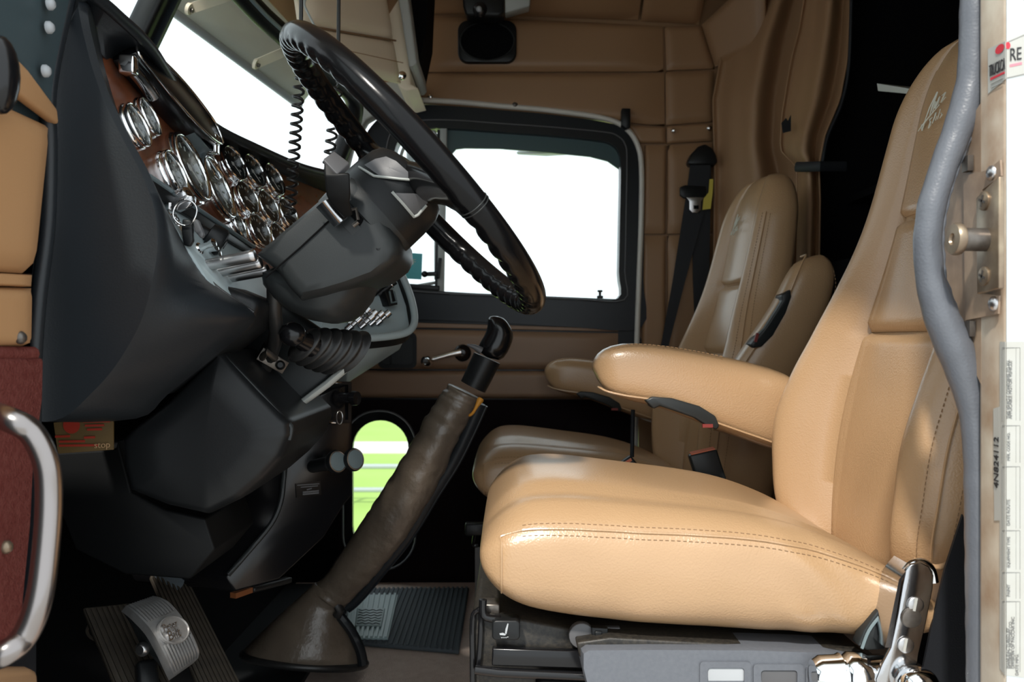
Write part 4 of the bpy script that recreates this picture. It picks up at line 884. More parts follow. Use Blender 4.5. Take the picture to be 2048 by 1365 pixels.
# cushion
XC0, XC1 = -0.040, 0.515
def ztop(x): return sinterp(x, [(-0.04, -0.222), (0.0, -0.205), (0.05, -0.198), (0.15, -0.200), (0.30, -0.209), (0.36, -0.222), (0.42, -0.245), (0.47, -0.272), (0.52, -0.30)])
def zbot(x): return sinterp(x, [(-0.04, -0.318), (-0.01, -0.332), (0.02, -0.341), (0.107, -0.356), (0.278, -0.369), (0.42, -0.374), (0.52, -0.374)])
def crown(x): return sinterp(x, [(-0.04, 0.012), (0.02, 0.022), (0.12, 0.016), (0.25, 0.0), (0.40, -0.012), (0.52, -0.012)])
NQ = 64
def cush_ring(x):
    k = min(1.0, (x - XC0)/0.085); fac = max(0.0, 1 - (1-k)**2.8)**(1/2.8); zc_ = -0.262
    zt = zc_ + (ztop(x) - zc_)*(0.02 + 0.98*fac); zb = zc_ + (zbot(x) - zc_)*(0.02 + 0.98*fac)
    w_ = 0.240*(0.84 + 0.16*fac); out = []
    kr = 1.0 if x < 0.45 else math.sqrt(max(0.02, 1 - ((x - 0.45)/0.07)**2))
    zm = (zt + zb)/2; h = (zt - zb)/2*(0.5 + 0.5*kr)
    for i in range(NQ):
        a = 2*math.pi*i/NQ; ca, sa = math.cos(a), math.sin(a); p = 0.42
        y = math.copysign(abs(ca)**p, ca); z = math.copysign(abs(sa)**(0.55 if sa > 0 else 0.5), sa)
        yy = w_*y*(1.0 + 0.03*math.sin(math.pi*min(1, max(0, (z + 1)/2))))
        q = zm + h*z
        if sa > 0:
            q += crown(x)*fac*(1 - abs(y)**2.2)*sa
            q -= 0.007*fac*math.exp(-((abs(y) - 0.70)/0.05)**2)
        if ca < -0.5:                          # gathered leather towards the rear of the near side
            fold = smooth(0.24, 0.40, x)*(1 - smooth(0.46, 0.50, x))
            yy += 0.0035*fold*math.sin((x*0.9 + (q + 0.25)*0.75)*120)*(0.6 + 0.4*math.sin(x*40)) + 0.0025*noise.noise(Vector((x*22, q*30, 1.7)))
        out.append(Vector((x, YS + yy, q)))
    return out
xs_ = [XC0 + 0.0006] + [XC0 + 0.085*(1 - max(0.0, math.cos(math.pi/2*k/18))**(2/2.8)) for k in range(1, 19)] + [XC0 + 0.085 + (XC1 - XC0 - 0.085)*k/36 for k in range(1, 37)]
crs = [cush_ring(x) for x in xs_]
MB().loft(crs).build('cushion', 'leather', ds, smooth=75)
# side seam and stitching along the near edge of the cushion
def idx_at(ang): return int(round(ang/360*NQ)) % NQ
ia, ib = idx_at(152), idx_at(163)
seam = [r[idx_at(157)] + Vector((0, -0.0005, 0.0008)) for x, r in zip(xs_, crs) if 0.012 < x < 0.50]
MB().tube(seam, 0.0016, 6).build('cushion_piping', 'leather', ds)
front = [crs[11][i] + Vector((-0.0006, -0.0006, 0)) for i in range(idx_at(157), idx_at(220))]
MB().tube(spline([seam[0]] + front, 3), 0.0015, 6).build('cushion_piping', 'leather', ds)
mb = MB(); dashes(mb, [r[idx_at(152)] + Vector((0, -0.0002, 0.0004)) for x, r in zip(xs_, crs) if 0.012 < x < 0.50], 0.0042, 0.003, 0.0005)
dashes(mb, [r[idx_at(163)] + Vector((0, -0.0004, 0.0004)) for x, r in zip(xs_, crs) if 0.012 < x < 0.50], 0.0042, 0.003, 0.0005)
mb.build('stitching', 'thread', ds)
# armrest, origin at its pivot
def armrest(parent, Yc, nm='armrest', fold=False):
    piv = Vector((0.515, Yc, -0.13))
    sec = []
    tab = [(0.152, -0.052, -0.078), (0.158, -0.030, -0.090), (0.172, -0.014, -0.100), (0.205, -0.002, -0.110), (0.26, -0.004, -0.120), (0.32, -0.013, -0.145), (0.38, -0.025, -0.168), (0.44, -0.038, -0.190), (0.50, -0.055, -0.210), (0.545, -0.085, -0.200)]
    for x, zt, zb in tab:
        m_, h = (zt + zb)/2, (zt - zb)/2; hw = 0.046*min(1.0, 0.45 + (x - 0.150)/0.05)
        sec.append([Vector((x - 0.010*math.sin(2*math.pi*k/24) , Yc + hw*math.copysign(abs(math.cos(2*math.pi*k/24))**0.6, math.cos(2*math.pi*k/24)), m_ + h*math.copysign(abs(math.sin(2*math.pi*k/24))**0.7, math.sin(2*math.pi*k/24)))) for k in range(24)])
    a = MB().loft(sec).build(nm, 'leather', parent, smooth=75, sub=1, origin=piv)
    pt = [Vector((x - 0.002, Yc - 0.043*min(1.0, 0.40 + (x - 0.150)/0.05), lerp(zb, zt, 0.13) - 0.001)) for x, zt, zb in tab[1:]]
    MB().tube(spline([Vector((0.157, Yc + 0.01, -0.084))] + pt, 4), 0.0022, 6).build('armrest_piping', 'leather', a)
    up = [Vector((x, Yc - 0.034*min(1.0, 0.4 + (x - 0.15)/0.05), zt - 0.004)) for x, zt, zb in tab[2:-3]]
    mb = MB(); dashes(mb, spline(up, 4), 0.005, 0.003, 0.0007); mb.build('stitching', 'stitch', a)
    hp_ = [(1290, 800), (1306, 793), (1345, 796), (1400, 812), (1432, 832), (1440, 852), (1434, 860), (1412, 850), (1390, 836), (1350, 822), (1320, 812), (1308, 818)]
    q = [Vector(((x - CX)/F*1.555, Yc - 0.048, (CY - y)/F*1.555 - 0.001)) for x, y in hp_]
    hl = MB().prism(q, (0, 0.05, 0)).build('recline_lever', 'grey_plastic', a, bevel=0.003)
    MB().box(q[7] + Vector((0.003, 0.0, -0.001)), (0.018, 0.006, 0.006)).build('lever_mark', 'dull_red', hl)
    return a
arm = armrest(ds, 1.605)
# pocket/gather at the back lower corner of the cushion
MB().tube(spline([Vector((0.49, 1.085, -0.268)), Vector((0.515, 1.08, -0.276)), Vector((0.535, 1.085, -0.272)), Vector((0.545, 1.10, -0.27))], 4), [0.004] * 13, 8).build('cover_tie', 'stitch', ds)

def copy_tree(o, parent=None):
    c = o.copy(); COL.objects.link(c); c.parent = parent; WL[c.name] = Vector(o.location)
    for ch in list(o.children): copy_tree(ch, c)
    return c
ps = copy_tree(ds); ps.location = Vector((0.30 - 0.052, 2.27, -0.40 - 0.045)); WL[ps.name] = Vector(ps.location)
tag(ps, 'shaded brown-tan passenger seat with its near armrest folded up, by the passenger window', 'seat', 'the two tan cab seats')
# raised armrest on the near side of the passenger seat
for ch in list(ps.children):
    if ch.name.startswith('armrest'):
        up_ = copy_tree(ch, ps); up_.location = Vector((0.50, 1.975, -0.18)) - ps.location; up_.rotation_euler = (0, math.radians(105), 0); up_.scale = (1.10, 1, 1.0)

# ---- driver seat pedestal and controls
sb = thing('seat_pedestal', (0.25, YS, FLOOR), 'black suspension base under the driver seat with grey side shield', 'seat base')
MB().box((0.24, YS, -0.58), (0.42, 0.40, 0.32)).build('pedestal_box', 'black_matte', sb, bevel=0.01)
bx = [P(x, y, 1.13) for x, y in ((944, 1232), (952, 1222), (1160, 1262), (1170, 1420), (944, 1420))]
MB().prism(bx, (0, 0.34, 0)).build('suspension_housing', 'dusty', sb, bevel=0.008)
MB().tube(spline([P(x, y, 1.125) for x, y in ((946, 1420), (945, 1330), (945, 1240), (956, 1222), (962, 1225), (960, 1290), (956, 1338))], 4), 0.0035, 8).build('housing_rim', 'gloss_black', sb)
MB().bar(P(984, 1312, 1.118), P(1168, 1318, 1.118), 0.012, 0.022, (0, 0, 1)).build('slide_rail', 'gloss_black', sb, bevel=0.002)
MB().tube([P(950, 1340, 1.112), P(1000, 1346, 1.112), P(1180, 1354, 1.112)], 0.006, 10).build('front_bar', 'gloss_black', sb)
MB().tube(spline([P(x, y, 1.12) for x, y in ((966, 1200), (966, 1226), (974, 1236), (1000, 1240))], 4), 0.005, 10).build('slide_handle', 'gloss_black', sb)
MB().box(P(984, 1218, 1.15), (0.02, 0.03, 0.02)).build('handle_bracket', 'grease_steel', sb, bevel=0.002)
hs = stadium(1012, 1262, 56, 40, 9, 4)
hsw = MB().prism([P(x, y, 1.105) for x, y in hs], (0, 0.03, 0)).build('seat_heater_switch', 'black', sb, bevel=0.002)
MB().prism([P(x, y, 1.1035) for x, y in ((1015, 1248), (1017, 1249), (1015, 1260), (1013, 1269), (1010, 1268), (1011, 1259))], (0, 0.002, 0)).prism([P(x, y, 1.1035) for x, y in ((999, 1268), (1006, 1267), (1012, 1270), (1010, 1272), (1000, 1271))], (0, 0.002, 0)).tube([P(x, y, 1.103) for x, y in ((1002, 1275), (1004, 1277), (1006, 1275), (1008, 1277), (1010, 1275), (1012, 1277), (1014, 1275), (1017, 1275))], 0.0004, 5).build('seat_symbol', 'pale_grey', hsw)
MB().lathe([(0.016, 0), (0.016, 0.012), (0.0, 0.013)], P(1162, 1267, 1.125), (0, -1, 0), 20).box(P(1200, 1274, 1.13), (0.05, 0.01, 0.026)).build('pivot_cover', 'mid_grey', sb, bevel=0.001)
MB().prism([P(x, y, 1.108) for x, y in ((1183, 1256), (1216, 1258), (1215, 1284), (1184, 1284))], (0, 0.012, 0)).prism([P(x, y, 1.105) for x, y in ((1190, 1264), (1204, 1264), (1203, 1282), (1190, 1281))], (0, 0.004, 0)).build('side_catch', 'black', sb, bevel=0.001)
# grey side shield with rocker switches
shd = [(1162, 1300), (1172, 1293), (1300, 1292), (1500, 1293), (1640, 1298), (1720, 1312), (1760, 1322), (1770, 1460), (1200, 1460), (1172, 1372), (1162, 1330)]
r0 = [P(x, y, 1.085) for x, y in shd]; cen = sum(r0, Vector())/len(r0)
inset = lambda f, dy: [cen + Vector(((p.x - cen.x)*f, dy, (p.z - cen.z)*(f - (1 - f)*2))) for p in r0]
MB().loft([inset(0.985, -0.012), inset(0.995, -0.006), inset(1.0, 0.004), inset(1.0, 0.05)]).build('side_shield', 'grey_panel', sb, smooth=50)
MB().prism([P(x, y, 1.09) for x, y in ((1152, 1286), (1220, 1276), (1480, 1290), (1720, 1300), (1740, 1315), (1500, 1300), (1175, 1300), (1160, 1318))], (0, 0.16, 0)).build('shield_ledge', 'dusty', sb, bevel=0.003)
for k, (x0, x1, y) in enumerate(((1400, 1502, 1325), (1507, 1608, 1330), (1612, 1700, 1334))):
    fr_ = stadium((x0+x1)/2, y + 45, x1 - x0, 90, 7, 3); inn_ = stadium((x0+x1)/2 + 1, y + 50, (x1 - x0)*0.72, 76, 6, 3)
    rf = MB().ringprism([P(a, b, 1.070) for a, b in fr_], [P(a, b, 1.070) for a, b in inn_], (0, 0.006, 0)).build('switch_frame', 'grey_panel', sb)
    MB().prism([P(a, b, 1.0715 + (b - y)*0.00004) for a, b in inn_], (0, 0.008, 0)).build('rocker', 'pale_grey' if k == 0 else 'mid_grey', rf, bevel=0.001)
# chrome recline linkage at the back of the base
rl = thing('recline_bracket', P(1800, 1300, 1.03), 'chrome hinge bracket with two slotted screws at the rear of the driver seat base', 'bracket')
cb_ = [(1822, 1130), (1842, 1126), (1858, 1134), (1868, 1152), (1866, 1180), (1852, 1250), (1838, 1310), (1830, 1370), (1760, 1420), (1752, 1360), (1764, 1330), (1782, 1296), (1796, 1230), (1806, 1170), (1812, 1142)]
MB().prism([P(x, y, 1.02) for x, y in cb_], (0, 0.006, 0)).build('plate', 'wornchrome', rl, bevel=0.0015)
MB().prism([P(x, y, 1.021) for x, y in ((1812, 1142), (1822, 1131), (1804, 1160), (1782, 1296), (1770, 1296), (1798, 1160))], (0, 0.045, 0)).build('side_flange', 'wornchrome', rl)
MB().tube(spline([P(1811, 1144, 1.03), P(1826, 1130, 1.03), P(1846, 1128, 1.03), P(1862, 1142, 1.03), P(1867, 1165, 1.03)], 4), 0.006, 8).build('top_bead', 'chrome', rl)
for x, y in ((1831, 1210), (1811, 1291)):
    s_ = MB().lathe([(0.0090, 0), (0.0090, 0.002), (0.0075, 0.003), (0.0, 0.003)], P(x, y, 1.019), (0, -1, 0), 20).build('screw', 'steel', rl)
    MB().bar(P(x + 2, y - 13, 1.0155), P(x - 3, y + 13, 1.0155), 0.003, 0.001, (0, 1, 0)).build('screw_slot', 'paper', s_)
MB().lathe([(0.012, 0), (0.011, 0.003), (0.006, 0.005), (0.0, 0.005)], P(1822, 1236, 1.019), (0, -1, 0), 18).build('rivet', 'grease_steel', rl)
MB().prism([P(x, y, 1.055) for x, y in ((1716, 1292), (1728, 1262), (1750, 1230), (1772, 1205), (1796, 1186), (1790, 1240), (1770, 1300), (1735, 1302))], (0, 0.02, 0)).build('recliner_guard', 'grey_plastic', rl, bevel=0.002)
MB().tube(spline([P(x, y, 1.053) for x, y in ((1724, 1298), (1738, 1262), (1762, 1232), (1790, 1214))], 4), 0.002, 6).build('guard_edge', 'slate', rl)
MB().lathe([(0.0, 0), (0.018, 0.002), (0.023, 0.010), (0.024, 0.03), (0.026, 0.034), (0.022, 0.038), (0.027, 0.044), (0.027, 0.060), (0.024, 0.066), (0.024, 0.085)], P(1622, 1352, 1.045), (1, 0, 0), 26).build('pivot_tube', 'chrome', rl)
MB().sphere(P(1835, 1372, 1.01), 0.022, (1.1, 1, 1), 20).build('pivot_cap', 'chrome', rl)
# black webbing down the side behind the bracket
o = MB().prism([P(x, y, 1.06) for x, y in ((1926, 1030), (1935, 1060), (1936, 1420), (1830, 1420), (1862, 1260), (1890, 1140))], (0, 0.004, 0)).build('lap_belt', 'belt')
tag(o, 'black seat belt webbing running down behind the driver seat by the door pillar', 'seat belt')

# ---- passenger seat pedestal
pb = thing('seat_pedestal', (0.16, 2.27, FLOOR), 'black base in deep shade under the passenger seat', 'seat base')
MB().box((0.16, 2.27, -0.62), (0.44, 0.40, 0.24)).build('pedestal_box', 'black_dim', pb, bevel=0.012)
MB().box((0.15, 2.27, -0.475), (0.40, 0.36, 0.06)).build('suspension_top', 'black', pb, bevel=0.01)
MB().box(P(952, 1058, 2.06), (0.05, 0.03, 0.028)).build('seat_heater_switch', 'black', pb, bevel=0.004)
MB().tube(spline([P(950, 1068, 2.06), P(947, 1090, 2.06), P(956, 1092, 2.06)], 4), 0.004, 8).build('slide_handle', 'gloss_black', pb)
MB().loft([[P(950 + dx, y, 2.06 + dy) for dx, dy in ((0, 0), (60, 0), (60, 0.2), (0, 0.2))] for y, dx0 in ((1095, 0), (1120, 6), (1145, 0), (1170, 8), (1200, 0))]).build('bellows_skirt', 'rubber', pb)
# ---- buckles between the seats
bk = thing('seat_belt_buckle', P(1440, 975, 1.66), 'black seat belt buckle standing up between the seats', 'buckle', 'belt buckles')
MB().prism([P(x, y, 1.66) for x, y in ((1378, 912), (1434, 899), (1456, 968), (1462, 1010), (1410, 1010))], (0, 0.022, 0)).build('buckle_body', 'grey_plastic', bk, bevel=0.004)
MB().prism([P(x, y, 1.663) for x, y in ((1382, 909), (1430, 898), (1432, 902), (1384, 914))], (0, 0.016, 0.002)).build('release_button', 'orange', bk)
bk2 = thing('seat_belt_buckle', P(1250, 930, 1.72), 'black belt buckle with red button just above the driver cushion', 'buckle', 'belt buckles')
MB().prism([P(x, y, 1.72) for x, y in ((1232, 932), (1262, 912), (1278, 932), (1285, 960), (1240, 960))], (0, 0.02, 0)).build('buckle_body', 'black', bk2, bevel=0.003)
MB().prism([P(x, y, 1.717) for x, y in ((1238, 932), (1262, 917), (1264, 922), (1246, 934))], (0, 0.004, 0)).build('release_button', 'orange', bk2)
MB().tube([P(1264, 915, 1.73), P(1266, 820, 1.74)], 0.004, 8).build('strap', 'belt', bk2)

# ================================================================== GEAR SHIFTER
gs = thing('gear_shifter', P(620, 1350, 1.93), 'tall gear lever in a zipped brown leather sleeve and flared boot', 'gear lever')
YG = 1.90
def gl(pa, pb, n):                      # centre and half width from left and right silhouette points
    out = []
    for (xa, ya), (xb, yb), Y in n: pass
secs = [((898, 768), (962, 800), 1.80), ((880, 790), (950, 822), 1.80), ((852, 835), (918, 880), 1.81), ((800, 925), (870, 985), 1.83), ((745, 1010), (815, 1075), 1.85), ((690, 1095), (755, 1150), 1.87), ((652, 1150), (712, 1195), 1.88), ((628, 1172), (690, 1218), 1.885)]
def ringw(pa, pb, Y, n=24, wob=0.0, seed=0):
    a, b = P(pa[0], pa[1], Y), P(pb[0], pb[1], Y); c = (a + b)/2; u = (b - a)/2; r = u.length; v = Vector((0, r, 0)) + Vector((0, 0, 0))
    return [c + u*math.cos(2*math.pi*k/n)*(1 + wob*math.sin(5*k + seed)) + v*math.sin(2*math.pi*k/n) for k in range(n)]
den = []
for k in range(len(secs) - 1):
    for q in range(10):
        f = q/10; A0, A1 = secs[k], secs[k+1]
        den.append(tuple((lerp(A0[i][0], A1[i][0], f), lerp(A0[i][1], A1[i][1], f)) for i in (0, 1)) + (lerp(A0[2], A1[2], f),))
den.append(secs[-1])
rr_ = []
for i, (a, b, Y) in enumerate(den):
    w1 = 1 + 0.03*math.sin(i*1.3)*(1.0 if i < 32 else 0.3)
    cx_, cy_ = (a[0]+b[0])/2, (a[1]+b[1])/2
    rr_.append(ringw((lerp(cx_, a[0], w1), lerp(cy_, a[1], w1)), (lerp(cx_, b[0], w1), lerp(cy_, b[1], w1)), Y, 24))
rr_ = [[p + (p - sum(r, Vector())/len(r)).normalized()*(0.0022*noise.noise(Vector((p.x*30, p.y*14, p.z*70))) + 0.0012*noise.noise(p*120)) for p in r] for r in rr_]
MB().loft(rr_).build('sleeve', 'boot', gs, smooth=80)
# flared boot
brs = [((630, 1166), (704, 1204), 1.885), ((600, 1195), (690, 1232), 1.89), ((560, 1232), (705, 1262), 1.90), ((520, 1268), (720, 1292), 1.91), ((494, 1296), (729, 1320), 1.92), ((488, 1310), (730, 1334), 1.925)]
bo_ = []
for k in range(len(brs) - 1):
    for q in range(4):
        f = q/4; a0_, a1_ = brs[k], brs[k+1]
        pa = (lerp(a0_[0][0], a1_[0][0], f), lerp(a0_[0][1], a1_[0][1], f)); pb = (lerp(a0_[1][0], a1_[1][0], f), lerp(a0_[1][1], a1_[1][1], f)); Y = lerp(a0_[2], a1_[2], f)
        a, b = P(pa[0], pa[1], Y), P(pb[0], pb[1], Y); c = (a+b)/2; u = (b-a)/2; r = u.length
        bo_.append([c + u*math.cos(2*math.pi*j/40) + Vector((0, r*0.85, -r*0.18))*math.sin(2*math.pi*j/40)*-1 for j in range(40)])
bo_ = [[p + Vector((p.x - r[0].x, 0, 0)).normalized()*0.0 + (p - sum(r, Vector())/len(r)).normalized()*(0.010*noise.noise(Vector((p.x*9, p.y*9, p.z*9)))*min(1, (len(bo_) - 1 - i)/6)) for p in r] for i, r in enumerate(bo_)]
MB().loft(bo_, cap=True).build('boot', 'boot', gs, smooth=80)
MB().tube(bo_[-1], 0.008, 10, closed=True).build('boot_welt', 'rubber', gs)
# zip running down the rear edge
zp = spline([P(x, y, 1.80 + 0.0002*(y - 790) - 0.012) for x, y in ((958, 806), (936, 858), (905, 922), (866, 985), (815, 1070), (760, 1140), (716, 1194), (690, 1218))], 5)
MB().tube([p + Vector((0.002, 0, -0.001)) for p in zp], [0.013 - 0.006*i/(len(zp)-1) for i in range(len(zp))], 8, squash=(1, 0.6)).build('zip_flap', 'black_soft', gs)
MB().tube([p + Vector((0.014 - 0.007*i/len(zp), 0.004, -0.007)) for i, p in enumerate(zp)], 0.004, 6).build('zip_flap_edge', 'navy_black', gs)
MB().tube(spline([P(x, y, 1.87) for x, y in ((690, 1218), (676, 1226), (702, 1262), (720, 1300), (726, 1330))], 4), 0.011, 8).build('boot_zip', 'black_soft', gs)
MB().tube([P(670, 1200, 1.86), P(680, 1222, 1.855), P(674, 1232, 1.86)], 0.010, 8).build('zip_bunch', 'rubber', gs)
MB().tube(spline([P(962, 798, 1.77), P(954, 812, 1.765), P(946, 826, 1.765), P(938, 832, 1.77)], 4), [0.006, 0.007, 0.006, 0.005, 0.004, 0.0035, 0.003, 0.003, 0.003, 0.003, 0.003, 0.003, 0.002], 8).build('zip_tab', 'amber', gs)
# grip
gp = [((922, 762), (970, 786), 1.80), ((930, 745), (980, 768), 1.80), ((948, 705), (1000, 728), 1.80), ((962, 682), (1016, 706), 1.80), ((974, 662), (1026, 684), 1.80), ((975, 645), (1028, 668), 1.80), ((976, 636), (1018, 648), 1.80), ((984, 631), (1006, 634), 1.80)]
MB().loft([ringw(a, b, Y, 20) for a, b, Y in gp[:3]]).build('grip_stem', 'black', gs, smooth=60)
MB().loft([ringw(a, b, Y, 20) for a, b, Y in gp[2:]]).build('grip_knob', 'gloss_black', gs, smooth=80, sub=1)
MB().tube([P(962, 702, 1.77), P(948, 694, 1.765), P(934, 690, 1.765)], [0.008, 0.005, 0.002], 8).build('range_trigger', 'mid_grey', gs)

# ================================================================== PEDALS
def ribbed(name, q, Y, lab, m, ribs, th=0.012, disc=None, dm=None):
    t = thing(name, P(q[2][0], q[2][1], Y[2]), lab, 'pedal', 'foot pedals')
    a, b, c, d = [P(x, y, yy) for (x, y), yy in zip(q, Y)]
    n = (b - a).cross(d - a).normalized()
    if n.y > 0: n = -n
    MB().prism([a, b, c, d], -n*th).build('plate', m, t, bevel=0.004)
    for k in range(ribs):
        f = (k + 0.5)/ribs
        MB().bar(a.lerp(b, f).lerp(d.lerp(c, f), 0.03) + n*0.001, a.lerp(b, f).lerp(d.lerp(c, f), 0.99) + n*0.001, (b - a).length/ribs*0.5, 0.004, n).build('rib', m, t)
    return t, n
t, n = ribbed('clutch_pedal', [(165, 1215), (262, 1205), (360, 1400), (250, 1420)], [1.36, 1.40, 1.30, 1.26], 'dark ribbed pedal at the left behind the polished one', 'pedal_dark', 9)
MB().tube([P(200 + 26*math.cos(a), 1262 + 20*math.sin(a), 1.365) for a in [2*math.pi*k/24 for k in range(24)]], 0.0025, 6, closed=True).build('badge_ring', 'pedal_dark', t)
t, n = ribbed('accelerator_pedal', [(300, 1150), (365, 1140), (492, 1390), (410, 1400)], [1.56, 1.60, 1.46, 1.42], 'long dark ribbed accelerator pedal right of the polished pedal', 'pedal_dark', 9)
MB().lathe([(0.026, 0), (0.026, 0.006), (0.0, 0.007)], P(338, 1162, 1.57), (0.3, -0.8, 0.5), 20).build('heel_disc', 'mat_black', t)
# polished brake pedal: arched pad with ribs
bp = thing('brake_pedal', P(330, 1340, 1.24), 'polished arched metal brake pedal with ribbed face and oval badge', 'pedal', 'foot pedals')
left = spline([P(x, y, Y) for x, y, Y in ((252, 1212, 1.26), (272, 1228, 1.235), (300, 1258, 1.22), (322, 1296, 1.22), (338, 1330, 1.23), (348, 1352, 1.25))], 6)
right = spline([P(x, y, Y) for x, y, Y in ((306, 1194, 1.33), (334, 1202, 1.30), (362, 1232, 1.285), (384, 1268, 1.285), (398, 1302, 1.295), (396, 1318, 1.31))], 6)
MB().loft([[a, b, b + Vector((-0.012, 0.012, -0.012)), a + Vector((-0.012, 0.012, -0.012))] for a, b in zip(left, right)]).build('arched_pad', 'pedal_metal', bp)
for k in range(10):
    f = 0.10 + 0.82*k/9
    for i0, i1 in ((1, 11), (18, 29)):
        pts = [left[i].lerp(right[i], f) + Vector((0.001, -0.002, 0.0015)) for i in range(i0, min(i1, len(left)))]
        MB().tube(pts, 0.0017, 6).build('rib', 'pedal_metal', bp)
cI = 15; c = left[cI].lerp(right[cI], 0.52); ux = (right[cI] - left[cI]).normalized(); uy = (left[cI-3] - left[cI+3]).normalized()
nn = ux.cross(uy); nn = nn if nn.y < 0 else -nn
MB().loft([[c + nn*h + (ux*math.cos(a)*0.030 + uy*math.sin(a)*0.021)*s for a in [2*math.pi*k/28 for k in range(28)]] for s, h in ((1.0, 0.0), (1.0, 0.004), (0.93, 0.005), (0.90, 0.003), (0.02, 0.003))]).build('badge', 'pedal_metal', bp, smooth=40)
text_mesh('badge_word', 'Bilt', c + nn*0.0042 - ux*0.022 - uy*0.012, ux, uy, 0.020, 'steel', bp, shear=0.3, depth=0.0012)
text_mesh('badge_word', 'Peter', c + nn*0.0042 - ux*0.022 + uy*0.003, ux, uy, 0.014, 'steel', bp, shear=0.3, depth=0.0012)
side = [P(x, y, Y) for x, y, Y in ((252, 1212, 1.262), (272, 1228, 1.237), (300, 1258, 1.222), (322, 1296, 1.222), (338, 1330, 1.232), (346, 1352, 1.252), (330, 1344, 1.258), (300, 1310, 1.25), (280, 1290, 1.25), (262, 1250, 1.26), (246, 1226, 1.266))]
MB().prism(side, (-0.006, 0.03, -0.006)).build('pad_side', 'grey_plastic', bp, bevel=0.002)
MB().lathe([(0.010, 0), (0.010, 0.006), (0.006, 0.010), (0.0, 0.010)], P(288, 1298, 1.25), (-0.2, -1, 0.1), 16).build('pivot_bolt', 'steel', bp)
MB().bar(P(292, 1322, 1.30), P(302, 1480, 1.26), 0.03, 0.03).build('pedal_arm', 'black', bp, bevel=0.006)

# ================================================================== FLOOR MAT, LOOSE THINGS ON THE FLOOR
fm = thing('floor_mat', (-0.25, 2.3, FLOOR), 'black ribbed carpet mat with grey-teal rubber pad in the passenger footwell', 'floor mat')
def FL(px, py, h=0.0):
    d = P(px, py, 1.0); return d * ((FLOOR + h)/d.z)
q = [FL(700, 1186), FL(938, 1184), FL(918, 1312), FL(640, 1288)]
MB().prism([p + Vector((0, 0, 0.002)) for p in q], (0, 0, 0.010)).build('mat_base', 'mat_black', fm, bevel=0.003)
for k in range(26):
    f = (k + 0.5)/26; MB().bar(q[0].lerp(q[1], f) + Vector((0, 0, 0.013)), q[3].lerp(q[2], f) + Vector((0, 0, 0.013)), 0.006, 0.004).build('mat_rib', 'mat_black', fm)
q2 = [FL(700, 1190, 0.018), FL(796, 1190, 0.018), FL(776, 1278, 0.018), FL(690, 1276, 0.018)]
MB().prism(q2, (0, 0, -0.004)).build('heel_pad', 'mat_pad', fm)
for k in range(9):
    f = (k + 0.5)/9; MB().bar(q2[0].lerp(q2[1], f) + Vector((0, 0, 0.002)), q2[3].lerp(q2[2], f) + Vector((0, 0, 0.002)), 0.006, 0.006).build('pad_rib', 'mat_pad', fm)
MB().prism([q2[3].lerp(q2[2], u_).lerp(q2[0].lerp(q2[1], u_), v_) + Vector((0, 0, 0.007)) for u_, v_ in ((0.2, 0.2), (0.8, 0.2), (0.8, 0.6), (0.2, 0.6))], (0, 0, -0.004)).build('pad_emblem', 'mat_pad', fm, bevel=0.002)
for k in range(6):
    yv = 0.24 + 0.06*k
    MB().tube([q2[3].lerp(q2[2], u_).lerp(q2[0].lerp(q2[1], u_), yv + 0.012*math.sin(u_*40 + k)) + Vector((0, 0, 0.0075)) for u_ in [0.24 + 0.52*j/16 for j in range(17)]], 0.0012, 5).build('emblem_wave', 'mat_black', fm)
o = MB().bar(P(466, 1192, 1.66), P(500, 1180, 1.70), 0.014, 0.010).build('wooden_stick', 'rust'); tag(o, 'short orange-brown wooden handle end beside the gear lever boot', 'tool handle')
o = MB().bar(P(501, 1180, 1.70), P(578, 1160, 1.80), 0.020, 0.012).build('black_rod', 'rubber', bevel=0.004); tag(o, 'black rod lying in front of the gear lever boot', 'rod')

# ================================================================== UPPER FITTINGS
# passenger sun visor, hanging in front of the windscreen header
sv = thing('sun_visor', P(700, 100, 2.15), 'cream tan padded sun visor above the steering wheel', 'sun visor')
va, vb, vc, vd = P(612, 118, 2.02), P(802, 166, 2.34), P(760, -60, 2.36), P(586, -60, 2.02)
nv = (vb - va).cross(vd - va).normalized(); nv = nv if nv.y < 0 else -nv
MB().pad([va, vb, vb.lerp(vc, 0.36), va.lerp(vd, 0.36)], nv, 0.014, nu=18).build('lower_pad', 'vinyl_cream', sv, smooth=60)
MB().pad([va.lerp(vd, 0.365), vb.lerp(vc, 0.365), vc, vd], nv, 0.020, nu=18).build('upper_pad', 'vinyl_cream', sv, smooth=60)
MB().tube([va.lerp(vd, 0.16) + nv*0.018, vb.lerp(vc, 0.16) + nv*0.018], 0.0012, 6).build('visor_seam', 'stitch', sv)
MB().tube([va.lerp(vd, 0.365) + nv*0.008, vb.lerp(vc, 0.365) + nv*0.008], 0.0025, 6).build('visor_piping', 'thread', sv)
MB().tube(spline([P(x, y, 2.0) for x, y in ((634, 62), (620, 34), (609, 10), (612, -4), (624, -16))], 4), 0.003, 6).build('visor_clip_wire', 'trim_light', sv)
MB().lathe([(0.011, 0), (0.011, 0.006), (0.006, 0.010), (0.0, 0.010)], P(804, 152, 2.30), (0.3, -1, 0), 14).build('snap', 'chrome', sv)
